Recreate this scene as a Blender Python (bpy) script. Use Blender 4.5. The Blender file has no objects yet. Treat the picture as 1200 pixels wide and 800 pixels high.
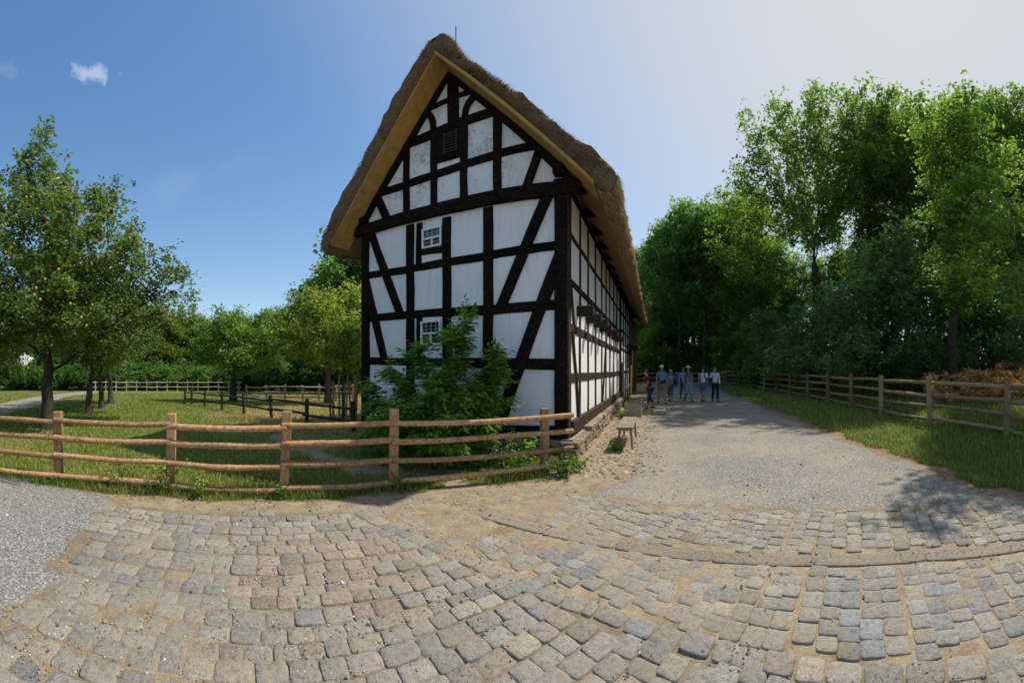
import bpy, math, random
import numpy as np
from mathutils import Vector, Matrix, kdtree
from mathutils import noise as mnoise

S = bpy.context.scene
COL = S.collection
R = math.radians
rng = np.random.default_rng(11)
random.seed(11)

# ------------------------------------------------------------------ frame of the place
# metres, z up, the photographer stands over the origin; F = pixels per radian of the panorama
F, HORIZ, EYE = 450.0, 432.0, 1.65
SUN_AZ, SUN_EL = R(60), R(52)


def pol(px, r):
    a = (px - 600) / F
    return r * math.sin(a), r * math.cos(a)


def smooth(a, b, x):
    t = np.clip((np.asarray(x, float) - a) / (b - a), 0, 1)
    return t * t * (3 - 2 * t)


# house frame: P1 = near corner, U along the gable (to the left), V along the long wall (away)
PHI = 0.375
V = Vector((math.sin(PHI), math.cos(PHI), 0))
U = Vector((-math.cos(PHI), math.sin(PHI), 0))
_r1 = 7.21
P1 = Vector((_r1 * math.sin(65 / F), _r1 * math.cos(65 / F), 0))
DG = P1.dot(V)


def gab(px, py, off=0.0):
    """point of the gable plane (s metres left of the near corner, z) seen at that place of the photograph"""
    a = (px - 600) / F
    r = (DG - off) / math.cos(PHI - a)
    p = Vector((r * math.sin(a), r * math.cos(a), 0)) - P1
    return p.dot(U), EYE + (HORIZ - py) / F * r


GW = gab(426, 400)[0]          # gable width


def HW(s, v, z):
    return P1 + U * s + V * v + Vector((0, 0, z))


def gz(x, y):
    x = np.asarray(x, float); y = np.asarray(y, float)
    r = np.hypot(x, y); a = np.arctan2(x, y)
    wl = smooth(-0.1, -0.5, a) if False else 1 - smooth(-0.5, -0.1, a)
    wl = wl * (a > -2.2)
    z = -0.026 * np.clip(r - 12, 0, 45) * wl
    s = (x - 5.5) * 0.923 - (y - 2) * 0.385
    wb = smooth(-4, 1, y)
    b = 0.24 * smooth(-0.3, 1.8, s) + 0.125 * np.clip(s - 1.75, 0, 11)
    wr = smooth(0.28, 0.36, a)
    z = z + b * wb + 0.035 * np.clip(r - 24, 0, 36) * wr * (1 - smooth(6, 12, s))
    return z


def gz1(x, y):
    return float(gz(x, y))


# ------------------------------------------------------------------ mesh helpers
class MB:
    def __init__(self):
        self.v = []; self.f = []; self.sm = []

    def add(self, verts, faces, smooth_=False):
        n = len(self.v)
        self.v += [tuple(p) for p in verts]
        self.f += [tuple(i + n for i in f) for f in faces]
        self.sm += [smooth_] * len(faces)

    def box(self, c, size, rot=None, jit=0.0):
        hx, hy, hz = [d / 2 for d in size]
        m = rot if rot is not None else Matrix.Identity(3)
        vs = []
        for dz in (-hz, hz):
            for dx, dy in ((-hx, -hy), (hx, -hy), (hx, hy), (-hx, hy)):
                p = Vector((dx, dy, dz))
                if jit:
                    p += Vector([random.uniform(-jit, jit) for _ in range(3)])
                vs.append(m @ p + Vector(c))
        self.add(vs, [(3, 2, 1, 0), (4, 5, 6, 7), (0, 1, 5, 4), (1, 2, 6, 5), (2, 3, 7, 6), (3, 0, 4, 7)])

    def bbox(self, c, size, rot=None, bev=0.01):
        """box with chamfered edges"""
        import bmesh
        bm = bmesh.new()
        bmesh.ops.create_cube(bm, size=1.0)
        for v in bm.verts:
            v.co = Vector((v.co.x * size[0], v.co.y * size[1], v.co.z * size[2]))
        bmesh.ops.bevel(bm, geom=bm.edges[:], offset=bev, segments=2, profile=0.5, affect='EDGES')
        m = rot if rot is not None else Matrix.Identity(3)
        bm.verts.index_update()
        self.add([m @ v.co + Vector(c) for v in bm.verts], [[v.index for v in f.verts] for f in bm.faces])
        bm.free()

    def tube(self, pts, rad, n=8, cap=True, rough=0.0, sm=True, flat=1.0):
        pts = [Vector(p) for p in pts]
        rad = rad if hasattr(rad, '__len__') else [rad] * len(pts)
        vs = []; fs = []
        t0 = (pts[1] - pts[0]).normalized()
        up = Vector((0, 0, 1)) if abs(t0.z) < 0.9 else Vector((0, 1, 0))
        x = t0.cross(up).normalized()
        for i, p in enumerate(pts):
            a = pts[max(i - 1, 0)]; b = pts[min(i + 1, len(pts) - 1)]
            t = (b - a)
            t = t.normalized() if t.length > 1e-9 else t0
            x = (x - t * x.dot(t))
            x = x.normalized() if x.length > 1e-6 else t.orthogonal().normalized()
            y = t.cross(x)
            for k in range(n):
                an = 2 * math.pi * k / n
                rr = rad[i] * (1 + (random.uniform(-rough, rough) if rough else 0))
                vs.append(p + x * (math.cos(an) * rr) + y * (math.sin(an) * rr * flat))
        for i in range(len(pts) - 1):
            for k in range(n):
                k2 = (k + 1) % n
                fs.append((i * n + k, i * n + k2, (i + 1) * n + k2, (i + 1) * n + k))
        self.add(vs, fs, sm)
        if cap:
            b = len(pts) - 1
            self.add(vs[:n], [tuple(range(n - 1, -1, -1))], False)
            self.add(vs[b * n:], [tuple(range(n))], False)

    def ball(self, c, r, n=10, m=7, sc=(1, 1, 1), rot=None):
        vs = []; fs = []
        for i in range(m + 1):
            ph = math.pi * i / m
            for k in range(n):
                th = 2 * math.pi * k / n
                p = Vector((math.sin(ph) * math.cos(th) * r * sc[0], math.sin(ph) * math.sin(th) * r * sc[1], math.cos(ph) * r * sc[2]))
                if rot is not None: p = rot @ p
                vs.append(p + Vector(c))
        for i in range(m):
            for k in range(n):
                k2 = (k + 1) % n
                fs.append((i * n + k, (i + 1) * n + k, (i + 1) * n + k2, i * n + k2))
        self.add(vs, fs, True)

    def build(self, name, mat=None, parent=None):
        me = bpy.data.meshes.new(name)
        me.from_pydata(self.v, [], self.f)
        me.polygons.foreach_set('use_smooth', self.sm)
        me.update()
        return link(name, me, mat, parent)


def link(name, me, mat=None, parent=None):
    o = bpy.data.objects.new(name, me)
    COL.objects.link(o)
    if mat is not None and not me.materials:
        me.materials.append(mat)
    if parent is not None:
        o.parent = parent
    return o


def np_mesh(name, verts, faces, mat=None, smooth_=False, attrs=None):
    """fast mesh from arrays; faces (n,3) or (n,4)"""
    verts = np.asarray(verts, np.float32); faces = np.asarray(faces, np.int32)
    me = bpy.data.meshes.new(name)
    k = faces.shape[1]
    me.vertices.add(len(verts)); me.vertices.foreach_set('co', verts.ravel())
    me.loops.add(faces.size); me.loops.foreach_set('vertex_index', faces.ravel())
    me.polygons.add(len(faces))
    me.polygons.foreach_set('loop_start', np.arange(0, faces.size, k, dtype=np.int32))
    me.polygons.foreach_set('use_smooth', np.full(len(faces), smooth_, bool))
    me.update(calc_edges=True)
    for nm, arr in (attrs or {}).items():
        at = me.attributes.new(nm, 'FLOAT_COLOR', 'POINT')
        arr = np.asarray(arr, np.float32)
        if arr.shape[1] == 3:
            arr = np.concatenate([arr, np.ones((len(arr), 1), np.float32)], 1)
        at.data.foreach_set('color', arr.ravel())
    if mat is not None:
        me.materials.append(mat)
    return me


def tag(o, label=None, cat=None, group=None, kind=None):
    if label: o['label'] = label
    if cat: o['category'] = cat
    if group: o['group'] = group
    if kind: o['kind'] = kind
    return o


def empty(name, loc=(0, 0, 0), rz=0.0):
    o = bpy.data.objects.new(name, None)
    COL.objects.link(o)
    o.location = loc; o.rotation_euler = (0, 0, rz); o.empty_display_size = 0.2
    return o


def copy_tree(o, parent=None):
    c = o.copy(); COL.objects.link(c)
    if parent is not None: c.parent = parent
    for ch in list(o.children):
        copy_tree(ch, c)
    return c


# ------------------------------------------------------------------ materials
class NT:
    def __init__(self, name):
        self.m = bpy.data.materials.new(name); self.m.use_nodes = True
        self.t = self.m.node_tree; self.t.nodes.clear()
        self.out = self.n('ShaderNodeOutputMaterial')
        self.b = self.n('ShaderNodeBsdfPrincipled')
        self.l(self.b.outputs[0], self.out.inputs['Surface'])
        self.b.inputs['Roughness'].default_value = 0.85
        self.b.inputs['Specular IOR Level'].default_value = 0.25

    def n(self, ty, **kw):
        nd = self.t.nodes.new(ty)
        for k, v in kw.items(): setattr(nd, k, v)
        return nd

    def l(self, a, b): self.t.links.new(a, b)

    def coord(self, kind='Object', scale=None):
        if kind == 'World':
            g = self.n('ShaderNodeNewGeometry'); o = g.outputs['Position']
        else:
            g = self.n('ShaderNodeTexCoord'); o = g.outputs[kind]
        if scale is not None:
            mp = self.n('ShaderNodeMapping'); mp.inputs['Scale'].default_value = scale
            self.l(o, mp.inputs['Vector']); o = mp.outputs[0]
        return o

    def noise(self, co, scale, detail=4, rough=0.6, dist=0.0):
        nd = self.n('ShaderNodeTexNoise'); self.l(co, nd.inputs['Vector'])
        nd.inputs['Scale'].default_value = scale; nd.inputs['Detail'].default_value = detail
        nd.inputs['Roughness'].default_value = rough; nd.inputs['Distortion'].default_value = dist
        return nd.outputs['Fac']

    def ramp(self, fac, stops, interp='LINEAR'):
        nd = self.n('ShaderNodeValToRGB'); nd.color_ramp.interpolation = interp
        e = nd.color_ramp.elements
        while len(e) < len(stops): e.new(0.5)
        for el, (p, c) in zip(e, stops):
            el.position = p; el.color = (*c, 1) if len(c) == 3 else c
        self.l(fac, nd.inputs[0]); return nd.outputs[0]

    def mix(self, f, a, b, blend='MIX'):
        nd = self.n('ShaderNodeMix', data_type='RGBA', blend_type=blend)
        for sock, v in ((nd.inputs[0], f), (nd.inputs[6], a), (nd.inputs[7], b)):
            if hasattr(v, 'is_output') or isinstance(v, bpy.types.NodeSocket): self.l(v, sock)
            elif isinstance(v, (int, float)): sock.default_value = v
            else: sock.default_value = (*v, 1)
        return nd.outputs[2]

    def math(self, op, a, b=0.0, clamp=False):
        nd = self.n('ShaderNodeMath', operation=op, use_clamp=clamp)
        for i, v in enumerate((a, b)):
            if isinstance(v, bpy.types.NodeSocket): self.l(v, nd.inputs[i])
            else: nd.inputs[i].default_value = v
        return nd.outputs[0]

    def color(self, c):
        if isinstance(c, bpy.types.NodeSocket): self.l(c, self.b.inputs['Base Color'])
        else: self.b.inputs['Base Color'].default_value = (*c, 1)

    def bump(self, h, strength=0.4, dist=0.02):
        nd = self.n('ShaderNodeBump'); nd.inputs['Strength'].default_value = strength
        nd.inputs['Distance'].default_value = dist
        self.l(h, nd.inputs['Height']); self.l(nd.outputs[0], self.b.inputs['Normal'])

    def attr(self, name):
        nd = self.n('ShaderNodeAttribute', attribute_name=name); return nd


def plain(name, c, rough=0.7, var=0.25, scale=12, metal=0.0, bump=0.0):
    m = NT(name); co = m.coord('Object')
    f = m.noise(co, scale, 5)
    m.color(m.mix(f, [x * (1 - var) for x in c], [min(1, x * (1 + var)) for x in c]))
    m.b.inputs['Roughness'].default_value = rough; m.b.inputs['Metallic'].default_value = metal
    if bump: m.bump(m.noise(co, scale * 3, 4), bump, 0.01)
    return m.m


def wood(name, c1, c2, c3, stretch=(18, 18, 1.2), rough=0.8, bump=0.5, knots=True, spec=0.15):
    """weathered wood; the grain runs along the object's Generated-free local axis Z of stretch"""
    m = NT(name); co = m.coord('Object', stretch)
    co2 = m.coord('Object')
    g = m.noise(co, 2.2, 6, 0.65, 0.4)
    big = m.noise(co2, 1.7, 3)
    col = m.ramp(g, [(0.3, c1), (0.52, c2), (0.75, c3)])
    col = m.mix(m.math('MULTIPLY', big, 0.45), col, [x * 0.55 for x in c1])
    pt = m.ramp(m.noise(m.coord('Object', (stretch[0] * .35, stretch[1] * .35, stretch[2] * .35)), 1.6, 6, 0.72, 0.8), [(0.56, (0, 0, 0)), (0.66, (1, 1, 1))])
    col = m.mix(m.math('MULTIPLY', pt, 0.55), col, [x * 0.5 for x in c1])
    if knots:
        vo = m.n('ShaderNodeTexVoronoi'); vo.inputs['Scale'].default_value = 7
        m.l(co2, vo.inputs['Vector'])
        k = m.ramp(vo.outputs['Distance'], [(0.05, (1, 1, 1)), (0.13, (0, 0, 0))])
        col = m.mix(m.math('MULTIPLY', k, 0.8), col, [x * 0.25 for x in c1])
    oi = m.n('ShaderNodeObjectInfo')
    hv = m.n('ShaderNodeHueSaturation'); m.l(col, hv.inputs['Color'])
    m.l(m.math('ADD', m.math('MULTIPLY', oi.outputs['Random'], 0.5), 0.75), hv.inputs['Value'])
    m.color(hv.outputs[0]); m.bump(g, bump, 0.01); m.b.inputs['Specular IOR Level'].default_value = spec
    m.b.inputs['Roughness'].default_value = rough
    return m.m


def leafmat(name, dark, mid, light, transl=0.35, rough=0.5, spec=0.35, brown=None, clump=0.7, tcol=None):
    m = NT(name)
    gi = m.n('ShaderNodeNewGeometry')
    co = gi.outputs['Position']
    cl = m.noise(co, clump, 3)
    f = m.math('ADD', m.math('MULTIPLY', gi.outputs['Random Per Island'], 0.6), m.math('MULTIPLY', m.math('SUBTRACT', cl, 0.3), 0.9), True)
    stops = [(0.1, dark), (0.5, mid), (0.9, light)]
    col = m.ramp(f, stops)
    if brown:
        k = m.ramp(gi.outputs['Random Per Island'], [(brown[0], (0, 0, 0)), (brown[0] + 0.01, (1, 1, 1))])
        col = m.mix(k, col, brown[1])
    m.color(col); m.b.inputs['Roughness'].default_value = rough
    m.b.inputs['Specular IOR Level'].default_value = spec
    tr = m.n('ShaderNodeBsdfTranslucent')
    tc = m.mix(1.0, col, tcol or (1.9, 2.0, 0.95), 'MULTIPLY')
    m.l(tc, tr.inputs['Color'])
    mx = m.n('ShaderNodeMixShader'); mx.inputs[0].default_value = transl + 0.08
    m.l(m.b.outputs[0], mx.inputs[1]); m.l(tr.outputs[0], mx.inputs[2])
    m.l(mx.outputs[0], m.out.inputs['Surface'])
    return m.m
# ------------------------------------------------------------------ camera, sky, sun
cd = bpy.data.cameras.new('camera'); cam = bpy.data.objects.new('camera', cd); COL.objects.link(cam)
cd.type = 'PANO'; cd.panorama_type = 'CENTRAL_CYLINDRICAL'
cd.central_cylindrical_range_u_min = -600 / F; cd.central_cylindrical_range_u_max = 600 / F
cd.central_cylindrical_range_v_min = -(800 - HORIZ) / F; cd.central_cylindrical_range_v_max = HORIZ / F
cd.central_cylindrical_radius = 1.0
cam.location = (0, 0, EYE); cam.rotation_euler = (math.pi / 2, 0, 0)
cd.clip_start = 0.05; cd.clip_end = 3000
S.camera = cam

W = bpy.data.worlds.new('World'); S.world = W; W.use_nodes = True
wt = W.node_tree; wt.nodes.clear()
wn = lambda ty, **k: [setattr(nd := wt.nodes.new(ty), a, b) for a, b in k.items()] and nd or wt.nodes[-1]
def wnode(ty, **k):
    nd = wt.nodes.new(ty)
    for a, b in k.items(): setattr(nd, a, b)
    return nd
wo = wnode('ShaderNodeOutputWorld'); bg = wnode('ShaderNodeBackground')
sk = wnode('ShaderNodeTexSky', sky_type='NISHITA', sun_disc=False)
sk.sun_elevation = SUN_EL; sk.sun_rotation = SUN_AZ; sk.altitude = 100; sk.air_density = 1.0; sk.dust_density = 0.6; sk.ozone_density = 3.0
# the one small fair-weather cloud: wisps of noise round its direction in the sky
tc = wnode('ShaderNodeTexCoord')
def wmath(op, a, b=0.0, clamp=False):
    nd = wnode('ShaderNodeMath', operation=op, use_clamp=clamp)
    for i, v in enumerate((a, b)):
        if isinstance(v, bpy.types.NodeSocket): wt.links.new(v, nd.inputs[i])
        else: nd.inputs[i].default_value = v
    return nd.outputs[0]
def wdot(vec):
    nd = wnode('ShaderNodeVectorMath', operation='DOT_PRODUCT')
    wt.links.new(tc.outputs['Generated'], nd.inputs[0]); nd.inputs[1].default_value = vec
    return nd.outputs['Value']
def cloud(px, py, w, h, tilt, dens, scale):
    a = (px - 600) / F; e = math.atan((HORIZ - py) / F)
    fwd = Vector((math.sin(a) * math.cos(e), math.cos(a) * math.cos(e), math.sin(e)))
    rt = Vector((math.cos(a), -math.sin(a), 0)); up = rt.cross(fwd)
    rt2 = rt * math.cos(tilt) + up * math.sin(tilt); up2 = up * math.cos(tilt) - rt * math.sin(tilt)
    dx = wmath('DIVIDE', wdot(rt2), w); dy = wmath('DIVIDE', wdot(up2), h)
    d = wmath('SQRT', wmath('ADD', wmath('MULTIPLY', dx, dx), wmath('MULTIPLY', dy, dy)))
    front = wmath('GREATER_THAN', wdot(fwd), 0.5)
    nz = wnode('ShaderNodeTexNoise'); nz.inputs['Scale'].default_value = scale; nz.inputs['Detail'].default_value = 6; nz.inputs['Roughness'].default_value = 0.62
    nz.inputs['Distortion'].default_value = 0.6
    wt.links.new(tc.outputs['Generated'], nz.inputs['Vector'])
    m = wmath('SUBTRACT', wmath('ADD', wmath('SUBTRACT', 1.0, d), wmath('MULTIPLY', wmath('SUBTRACT', nz.outputs['Fac'], 0.5), 2.4)), 0.12)
    m = wmath('MULTIPLY', wmath('MULTIPLY', m, 1.6, True), dens)
    return wmath('MULTIPLY', m, front, True)
c1 = cloud(104, 86, 0.058, 0.020, -0.12, 0.30, 30)
c2 = cloud(10, 82, 0.05, 0.018, -0.2, 0.05, 22)
c3 = cloud(215, 215, 0.2, 0.05, 0.3, 0.03, 9)
cm = wmath('ADD', wmath('ADD', c1, c2), c3, True)
mixc = wnode('ShaderNodeMix', data_type='RGBA')
wt.links.new(cm, mixc.inputs[0]); mixc.inputs[7].default_value = (4.6, 4.6, 5.0, 1)
def wvec(op, a, b):
    nd = wnode('ShaderNodeVectorMath', operation=op)
    for i, v in enumerate((a, b)):
        if isinstance(v, bpy.types.NodeSocket): wt.links.new(v, nd.inputs[i])
        else: nd.inputs[i].default_value = v
    return nd.outputs[0]
# hazy summer air: the brightest part round the sun levels off instead of burning out
hz = wvec('DIVIDE', sk.outputs[0], wvec('ADD', wvec('MULTIPLY', sk.outputs[0], (0.10, 0.10, 0.10)), (1.0, 1.0, 1.0)))
hs = wnode('ShaderNodeHueSaturation'); hs.inputs['Saturation'].default_value = 1.22; wt.links.new(hz, hs.inputs['Color'])
tn = wvec('MULTIPLY', hs.outputs[0], (1.01, 0.97, 0.975))
hzf = wmath('MULTIPLY', wmath('POWER', wmath('MAXIMUM', wmath('DIVIDE', wmath('SUBTRACT', wdot((math.sin(SUN_AZ + 0.12) * math.cos(SUN_EL), math.cos(SUN_AZ + 0.12) * math.cos(SUN_EL), math.sin(SUN_EL))), 0.35), 0.65), 0.0), 1.6), 1.2, True)
hm = wnode('ShaderNodeMix', data_type='RGBA'); wt.links.new(wmath('MULTIPLY', hzf, 0.9), hm.inputs[0]); wt.links.new(tn, hm.inputs[6]); hm.inputs[7].default_value = (2.55, 2.68, 2.8, 1)
wt.links.new(hm.outputs[2], mixc.inputs[6])
wt.links.new(mixc.outputs[2], bg.inputs['Color']); bg.inputs['Strength'].default_value = 0.15
wt.links.new(bg.outputs[0], wo.inputs['Surface'])

sl = bpy.data.lights.new('sun', 'SUN'); sun = bpy.data.objects.new('sun', sl); COL.objects.link(sun)
sl.energy = 2.95; sl.angle = R(0.53); sl.color = (1.0, 0.93, 0.82)
sd = Vector((math.sin(SUN_AZ) * math.cos(SUN_EL), math.cos(SUN_AZ) * math.cos(SUN_EL), math.sin(SUN_EL)))
sun.rotation_euler = sd.to_track_quat('Z', 'Y').to_euler(); sun.location = sd * 60

S.view_settings.view_transform = 'Standard'; S.view_settings.look = 'None'
S.view_settings.exposure = 0.78; S.view_settings.gamma = 1.0
S.cycles.max_bounces = 6; S.cycles.diffuse_bounces = 4; S.cycles.transmission_bounces = 4; S.cycles.transparent_max_bounces = 8
S.cycles.use_denoising = True; S.cycles.use_adaptive_sampling = True
S.cycles.sample_clamp_indirect = 6.0


# ------------------------------------------------------------------ ground regions (metres)
def sdist(P, poly):
    """signed distance to a polyline, positive on its right-hand side"""
    P = np.asarray(P, float); best = np.full(len(P), 1e9); sg = np.ones(len(P))
    for (a, b) in zip(poly[:-1], poly[1:]):
        a = np.array(a[:2], float); b = np.array(b[:2], float); d = b - a
        t = np.clip(((P - a) @ d) / (d @ d), 0, 1)
        q = P - (a + t[:, None] * d)
        dist = np.hypot(q[:, 0], q[:, 1])
        cr = q[:, 0] * d[1] - q[:, 1] * d[0]
        m = dist < best - 1e-9
        best[m] = dist[m]; sg[m] = np.where(cr[m] >= 0, 1, -1)
    return best * sg


def fnoise(P, sc, seed=0):
    """cheap smooth value noise on arrays"""
    x = P[:, 0] * sc + seed * 17.3; y = P[:, 1] * sc + seed * 9.1
    out = np.zeros(len(P)); amp = 1; tot = 0
    for o in range(3):
        xi = np.floor(x); yi = np.floor(y); fx = x - xi; fy = y - yi
        fx = fx * fx * (3 - 2 * fx); fy = fy * fy * (3 - 2 * fy)
        h = lambda i, j: np.modf(np.abs(np.sin((xi + i) * 127.1 + (yi + j) * 311.7 + seed * 3.7 + o * 7.7) * 43758.5453))[0]
        out += amp * ((h(0, 0) * (1 - fx) + h(1, 0) * fx) * (1 - fy) + (h(0, 1) * (1 - fx) + h(1, 1) * fx) * fy)
        tot += amp; amp *= 0.5; x = x * 2.03; y = y * 2.03
    return out / tot - 0.5


def wallpt(v, s=0.0):
    p = HW(s, v, 0); return (p.x, p.y)

FENCE = [(-11.0, -3.9), (-8.55, -1.33), (-7.42, -0.18), (-6.3, 0.97), (-5.16, 2.12), (-4.03, 3.27), (-2.81, 4.16), (-1.61, 5.05), (0.51, 6.02)]
MEADOW = FENCE + [(1.02, 6.6), wallpt(0.1), wallpt(20), wallpt(24), wallpt(24, 3), wallpt(60, 9)]
GRAV_L = [(-6.2, 1.6), (-5.0, 2.3), (-4.22, 2.39), (-3.4, 1.7), (-2.68, 1.04), (-2.3, 0.5), (-2.1, -2.5)]
TOPA = [(-4.3, 2.1), (-4.04, 2.29), (-2.73, 3.47), (-1.72, 4.07)]
RIGHTA = [(-1.72, 4.07), (-0.29, 3.24), (0.58, 2.56), (1.22, 1.87), (2.17, 0.52), (2.9, -1.5)]
KERB = [(-0.7, 4.62), (0.0, 4.12), (0.7, 3.68), (1.33, 3.24), (2.0, 2.68), (2.5, 2.2), (2.84, 1.84), (3.2, 1.3), (3.5, 0.84), (4.1, -0.3), (4.6, -1.6)]
TOPC = [(0.2, 5.35), (0.9, 4.95), (1.44, 4.47), (2.37, 3.82), (3.2, 3.15), (3.88, 2.37), (4.4, 1.7), (4.8, 1.05), (5.6, -0.6)]


def roadS(P):
    return (P[:, 0] - 5.5) * 0.923 - (P[:, 1] - 2) * 0.385


def regions(P):
    """soft weights: grass, gravel, sand and how dry the grass is"""
    n1 = fnoise(P, 0.9, 1); n2 = fnoise(P, 3.1, 2); n3 = fnoise(P, 0.25, 3)
    r = np.hypot(P[:, 0], P[:, 1])
    mead = -sdist(P, MEADOW) + 0.22 + n1 * 0.45 + n2 * 0.25
    gm = smooth(-0.02, 0.12, mead)
    # trodden track by the gable, and the bare foot of the house
    tr = np.abs(sdist(P, [(-5.2, 7.6), (-3.9, 6.7), (-2.4, 5.9), (-1.0, 5.75)])) + n1 * 0.5
    gm = gm * smooth(0.1, 0.5, tr + n2 * 0.7)
    s = roadS(P) + n1 * 0.75 + n2 * 0.4
    bank = smooth(-0.3, 0.1, s) * smooth(-2.5, 0.0, P[:, 1] + 0.4 * n1)
    far = smooth(0, 1, P[:, 1])
    grass = np.maximum(gm, bank)
    # grass beyond the road's end
    gravel_road = smooth(-0.15, 0.35, sdist(P, TOPC) * -1 + n2 * 0.35 + n1 * 0.2)
    apr = sdist(P, [wallpt(-0.8), wallpt(30)])
    gravel_road *= smooth(1.0, 1.6, apr + n1 * 0.6) * (1 - smooth(-0.55, -0.2, s))
    gl = smooth(-0.12, 0.22, sdist(P, GRAV_L) + n2 * 0.5 + n1 * 0.3) * (sdist(P, FENCE) > -0.2) * (P[:, 0] < -0.5)
    # the gravel path in the orchard, far left
    pth = np.abs(sdist(P, [(-11, -1.5), (-15.0, 2.8), (-19, 5.6), (-26, 10), (-34, 17), (-40, 26)])) + n2 * 0.5
    pm = 1 - smooth(1.0, 1.5, pth)
    grass *= 1 - pm
    gravel = np.maximum(np.maximum(gravel_road, gl), pm * 0.9)
    gravel = gravel * (1 - grass)
    dry = smooth(0.0, 1.0, 1.6 - np.abs(sdist(P, [(-4.2, 12), (-8, 17), (-13, 24)])) / 4.6 + n3 * 1.5) * 0.9
    dry = np.maximum(dry, smooth(0.05, 0.4, n3 + n1 * 0.4) * 0.35)
    red = np.exp(-((s + 0.1) / 0.35) ** 2) * far
    regions.left = gl * (1 - grass)
    return grass, gravel, dry, red


def ground_material():
    m = NT('ground_cover'); co = m.coord('World')
    a = m.attr('cover'); sx = m.n('ShaderNodeSeparateColor'); m.l(a.outputs['Color'], sx.inputs[0])
    n_f = m.noise(co, 30, 5, 0.7); n_m = m.noise(co, 5, 5, 0.6); n_l = m.noise(co, 0.7, 4, 0.6); n_x = m.noise(co, 95, 3, 0.7)
    # sand
    sand = m.ramp(n_m, [(0.3, (0.22, 0.16, 0.095)), (0.5, (0.32, 0.245, 0.155)), (0.72, (0.41, 0.335, 0.225))])
    vs = m.n('ShaderNodeTexVoronoi'); vs.inputs['Scale'].default_value = 42; m.l(co, vs.inputs['Vector'])
    speck = m.ramp(vs.outputs['Distance'], [(0.12, (1, 1, 1)), (0.22, (0, 0, 0))])
    sepv = m.n('ShaderNodeSeparateColor'); m.l(vs.outputs['Color'], sepv.inputs[0])
    keep = m.math('GREATER_THAN', sepv.outputs[0], 0.72)
    sand = m.mix(m.math('MULTIPLY', m.math('MULTIPLY', speck, keep), 0.8), sand, m.ramp(sepv.outputs[1], [(0.0, (0.06, 0.05, 0.04)), (0.5, (0.3, 0.26, 0.2)), (1.0, (0.5, 0.47, 0.42))]))
    sand = m.mix(m.math('MULTIPLY', m.ramp(n_x, [(0.42, (0, 0, 0)), (0.62, (1, 1, 1))]), 0.5), sand, (0.12, 0.09, 0.055)); sand = m.mix(m.math('MULTIPLY', m.ramp(n_f, [(0.5, (0, 0, 0)), (0.68, (1, 1, 1))]), 0.45), sand, (0.46, 0.4, 0.3))
    al = m.attr('soil_shade'); sl_ = m.n('ShaderNodeSeparateColor'); m.l(al.outputs['Color'], sl_.inputs[0])
    # gravel: every chip its own tone
    vg = m.n('ShaderNodeTexVoronoi'); vg.inputs['Scale'].default_value = 58; vg.inputs['Randomness'].default_value = 1; m.l(co, vg.inputs['Vector'])
    sg = m.n('ShaderNodeSeparateColor'); m.l(vg.outputs['Color'], sg.inputs[0])
    grav = m.ramp(sg.outputs[0], [(0.0, (0.17, 0.16, 0.145)), (0.35, (0.26, 0.245, 0.215)), (0.8, (0.335, 0.315, 0.28)), (0.98, (0.48, 0.455, 0.41))])
    gapg = m.ramp(vg.outputs['Distance'], [(0.35, (1, 1, 1)), (0.8, (0.6, 0.58, 0.55))])
    grav = m.mix(1.0, grav, gapg, 'MULTIPLY')
    worn = m.ramp(n_l, [(0.42, (0, 0, 0)), (0.62, (1, 1, 1))])
    grav = m.mix(m.math('MULTIPLY', m.math('MULTIPLY', worn, m.math('SUBTRACT', 1.0, sl_.outputs[2])), n_m), grav, (0.37, 0.315, 0.23))
    grav = m.mix(m.math('MULTIPLY', sl_.outputs[2], 0.8), grav, m.mix(1.0, grav, (0.98, 1.02, 1.08), 'MULTIPLY'))
    # grass floor
    gr = m.ramp(n_f, [(0.3, (0.06, 0.08, 0.016)), (0.55, (0.14, 0.175, 0.04)), (0.75, (0.25, 0.26, 0.08))])
    gr = m.mix(m.math('MULTIPLY', n_l, 0.5), gr, (0.11, 0.14, 0.035))
    dryc = m.ramp(n_f, [(0.3, (0.24, 0.18, 0.07)), (0.7, (0.42, 0.33, 0.14))])
    gr = m.mix(sx.outputs[2], gr, dryc)
    redc = m.ramp(n_m, [(0.3, (0.19, 0.11, 0.065)), (0.7, (0.31, 0.205, 0.125))])
    sand = m.mix(sl_.outputs[0], sand, redc); sand = m.mix(m.math('MULTIPLY', sl_.outputs[1], 0.8), sand, m.mix(n_f, (0.07, 0.058, 0.042), (0.16, 0.125, 0.085)))
    # ragged borders
    j = m.math('MULTIPLY', m.math('SUBTRACT', n_f, 0.5), 1.5)
    fg = m.math('MULTIPLY', m.math('SUBTRACT', m.math('ADD', sx.outputs[0], j), 0.42), 6.0, True)
    fv = m.math('MULTIPLY', m.math('SUBTRACT', m.math('ADD', sx.outputs[1], j), 0.42), 4.0, True)
    col = m.mix(fv, sand, grav); col = m.mix(fg, col, gr)
    m.color(col); m.b.inputs['Roughness'].default_value = 0.95
    m.b.inputs['Specular IOR Level'].default_value = 0.12
    hg = m.math('SUBTRACT', 1.0, vg.outputs['Distance'])
    h = m.math('ADD', m.math('MULTIPLY', m.math('MULTIPLY', hg, fv), 0.5), m.math('ADD', m.math('MULTIPLY', n_f, 0.4), m.math('MULTIPLY', n_m, 0.6)))
    m.bump(h, 0.75, 0.02)
    return m.m


M_GROUND = ground_material()


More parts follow.
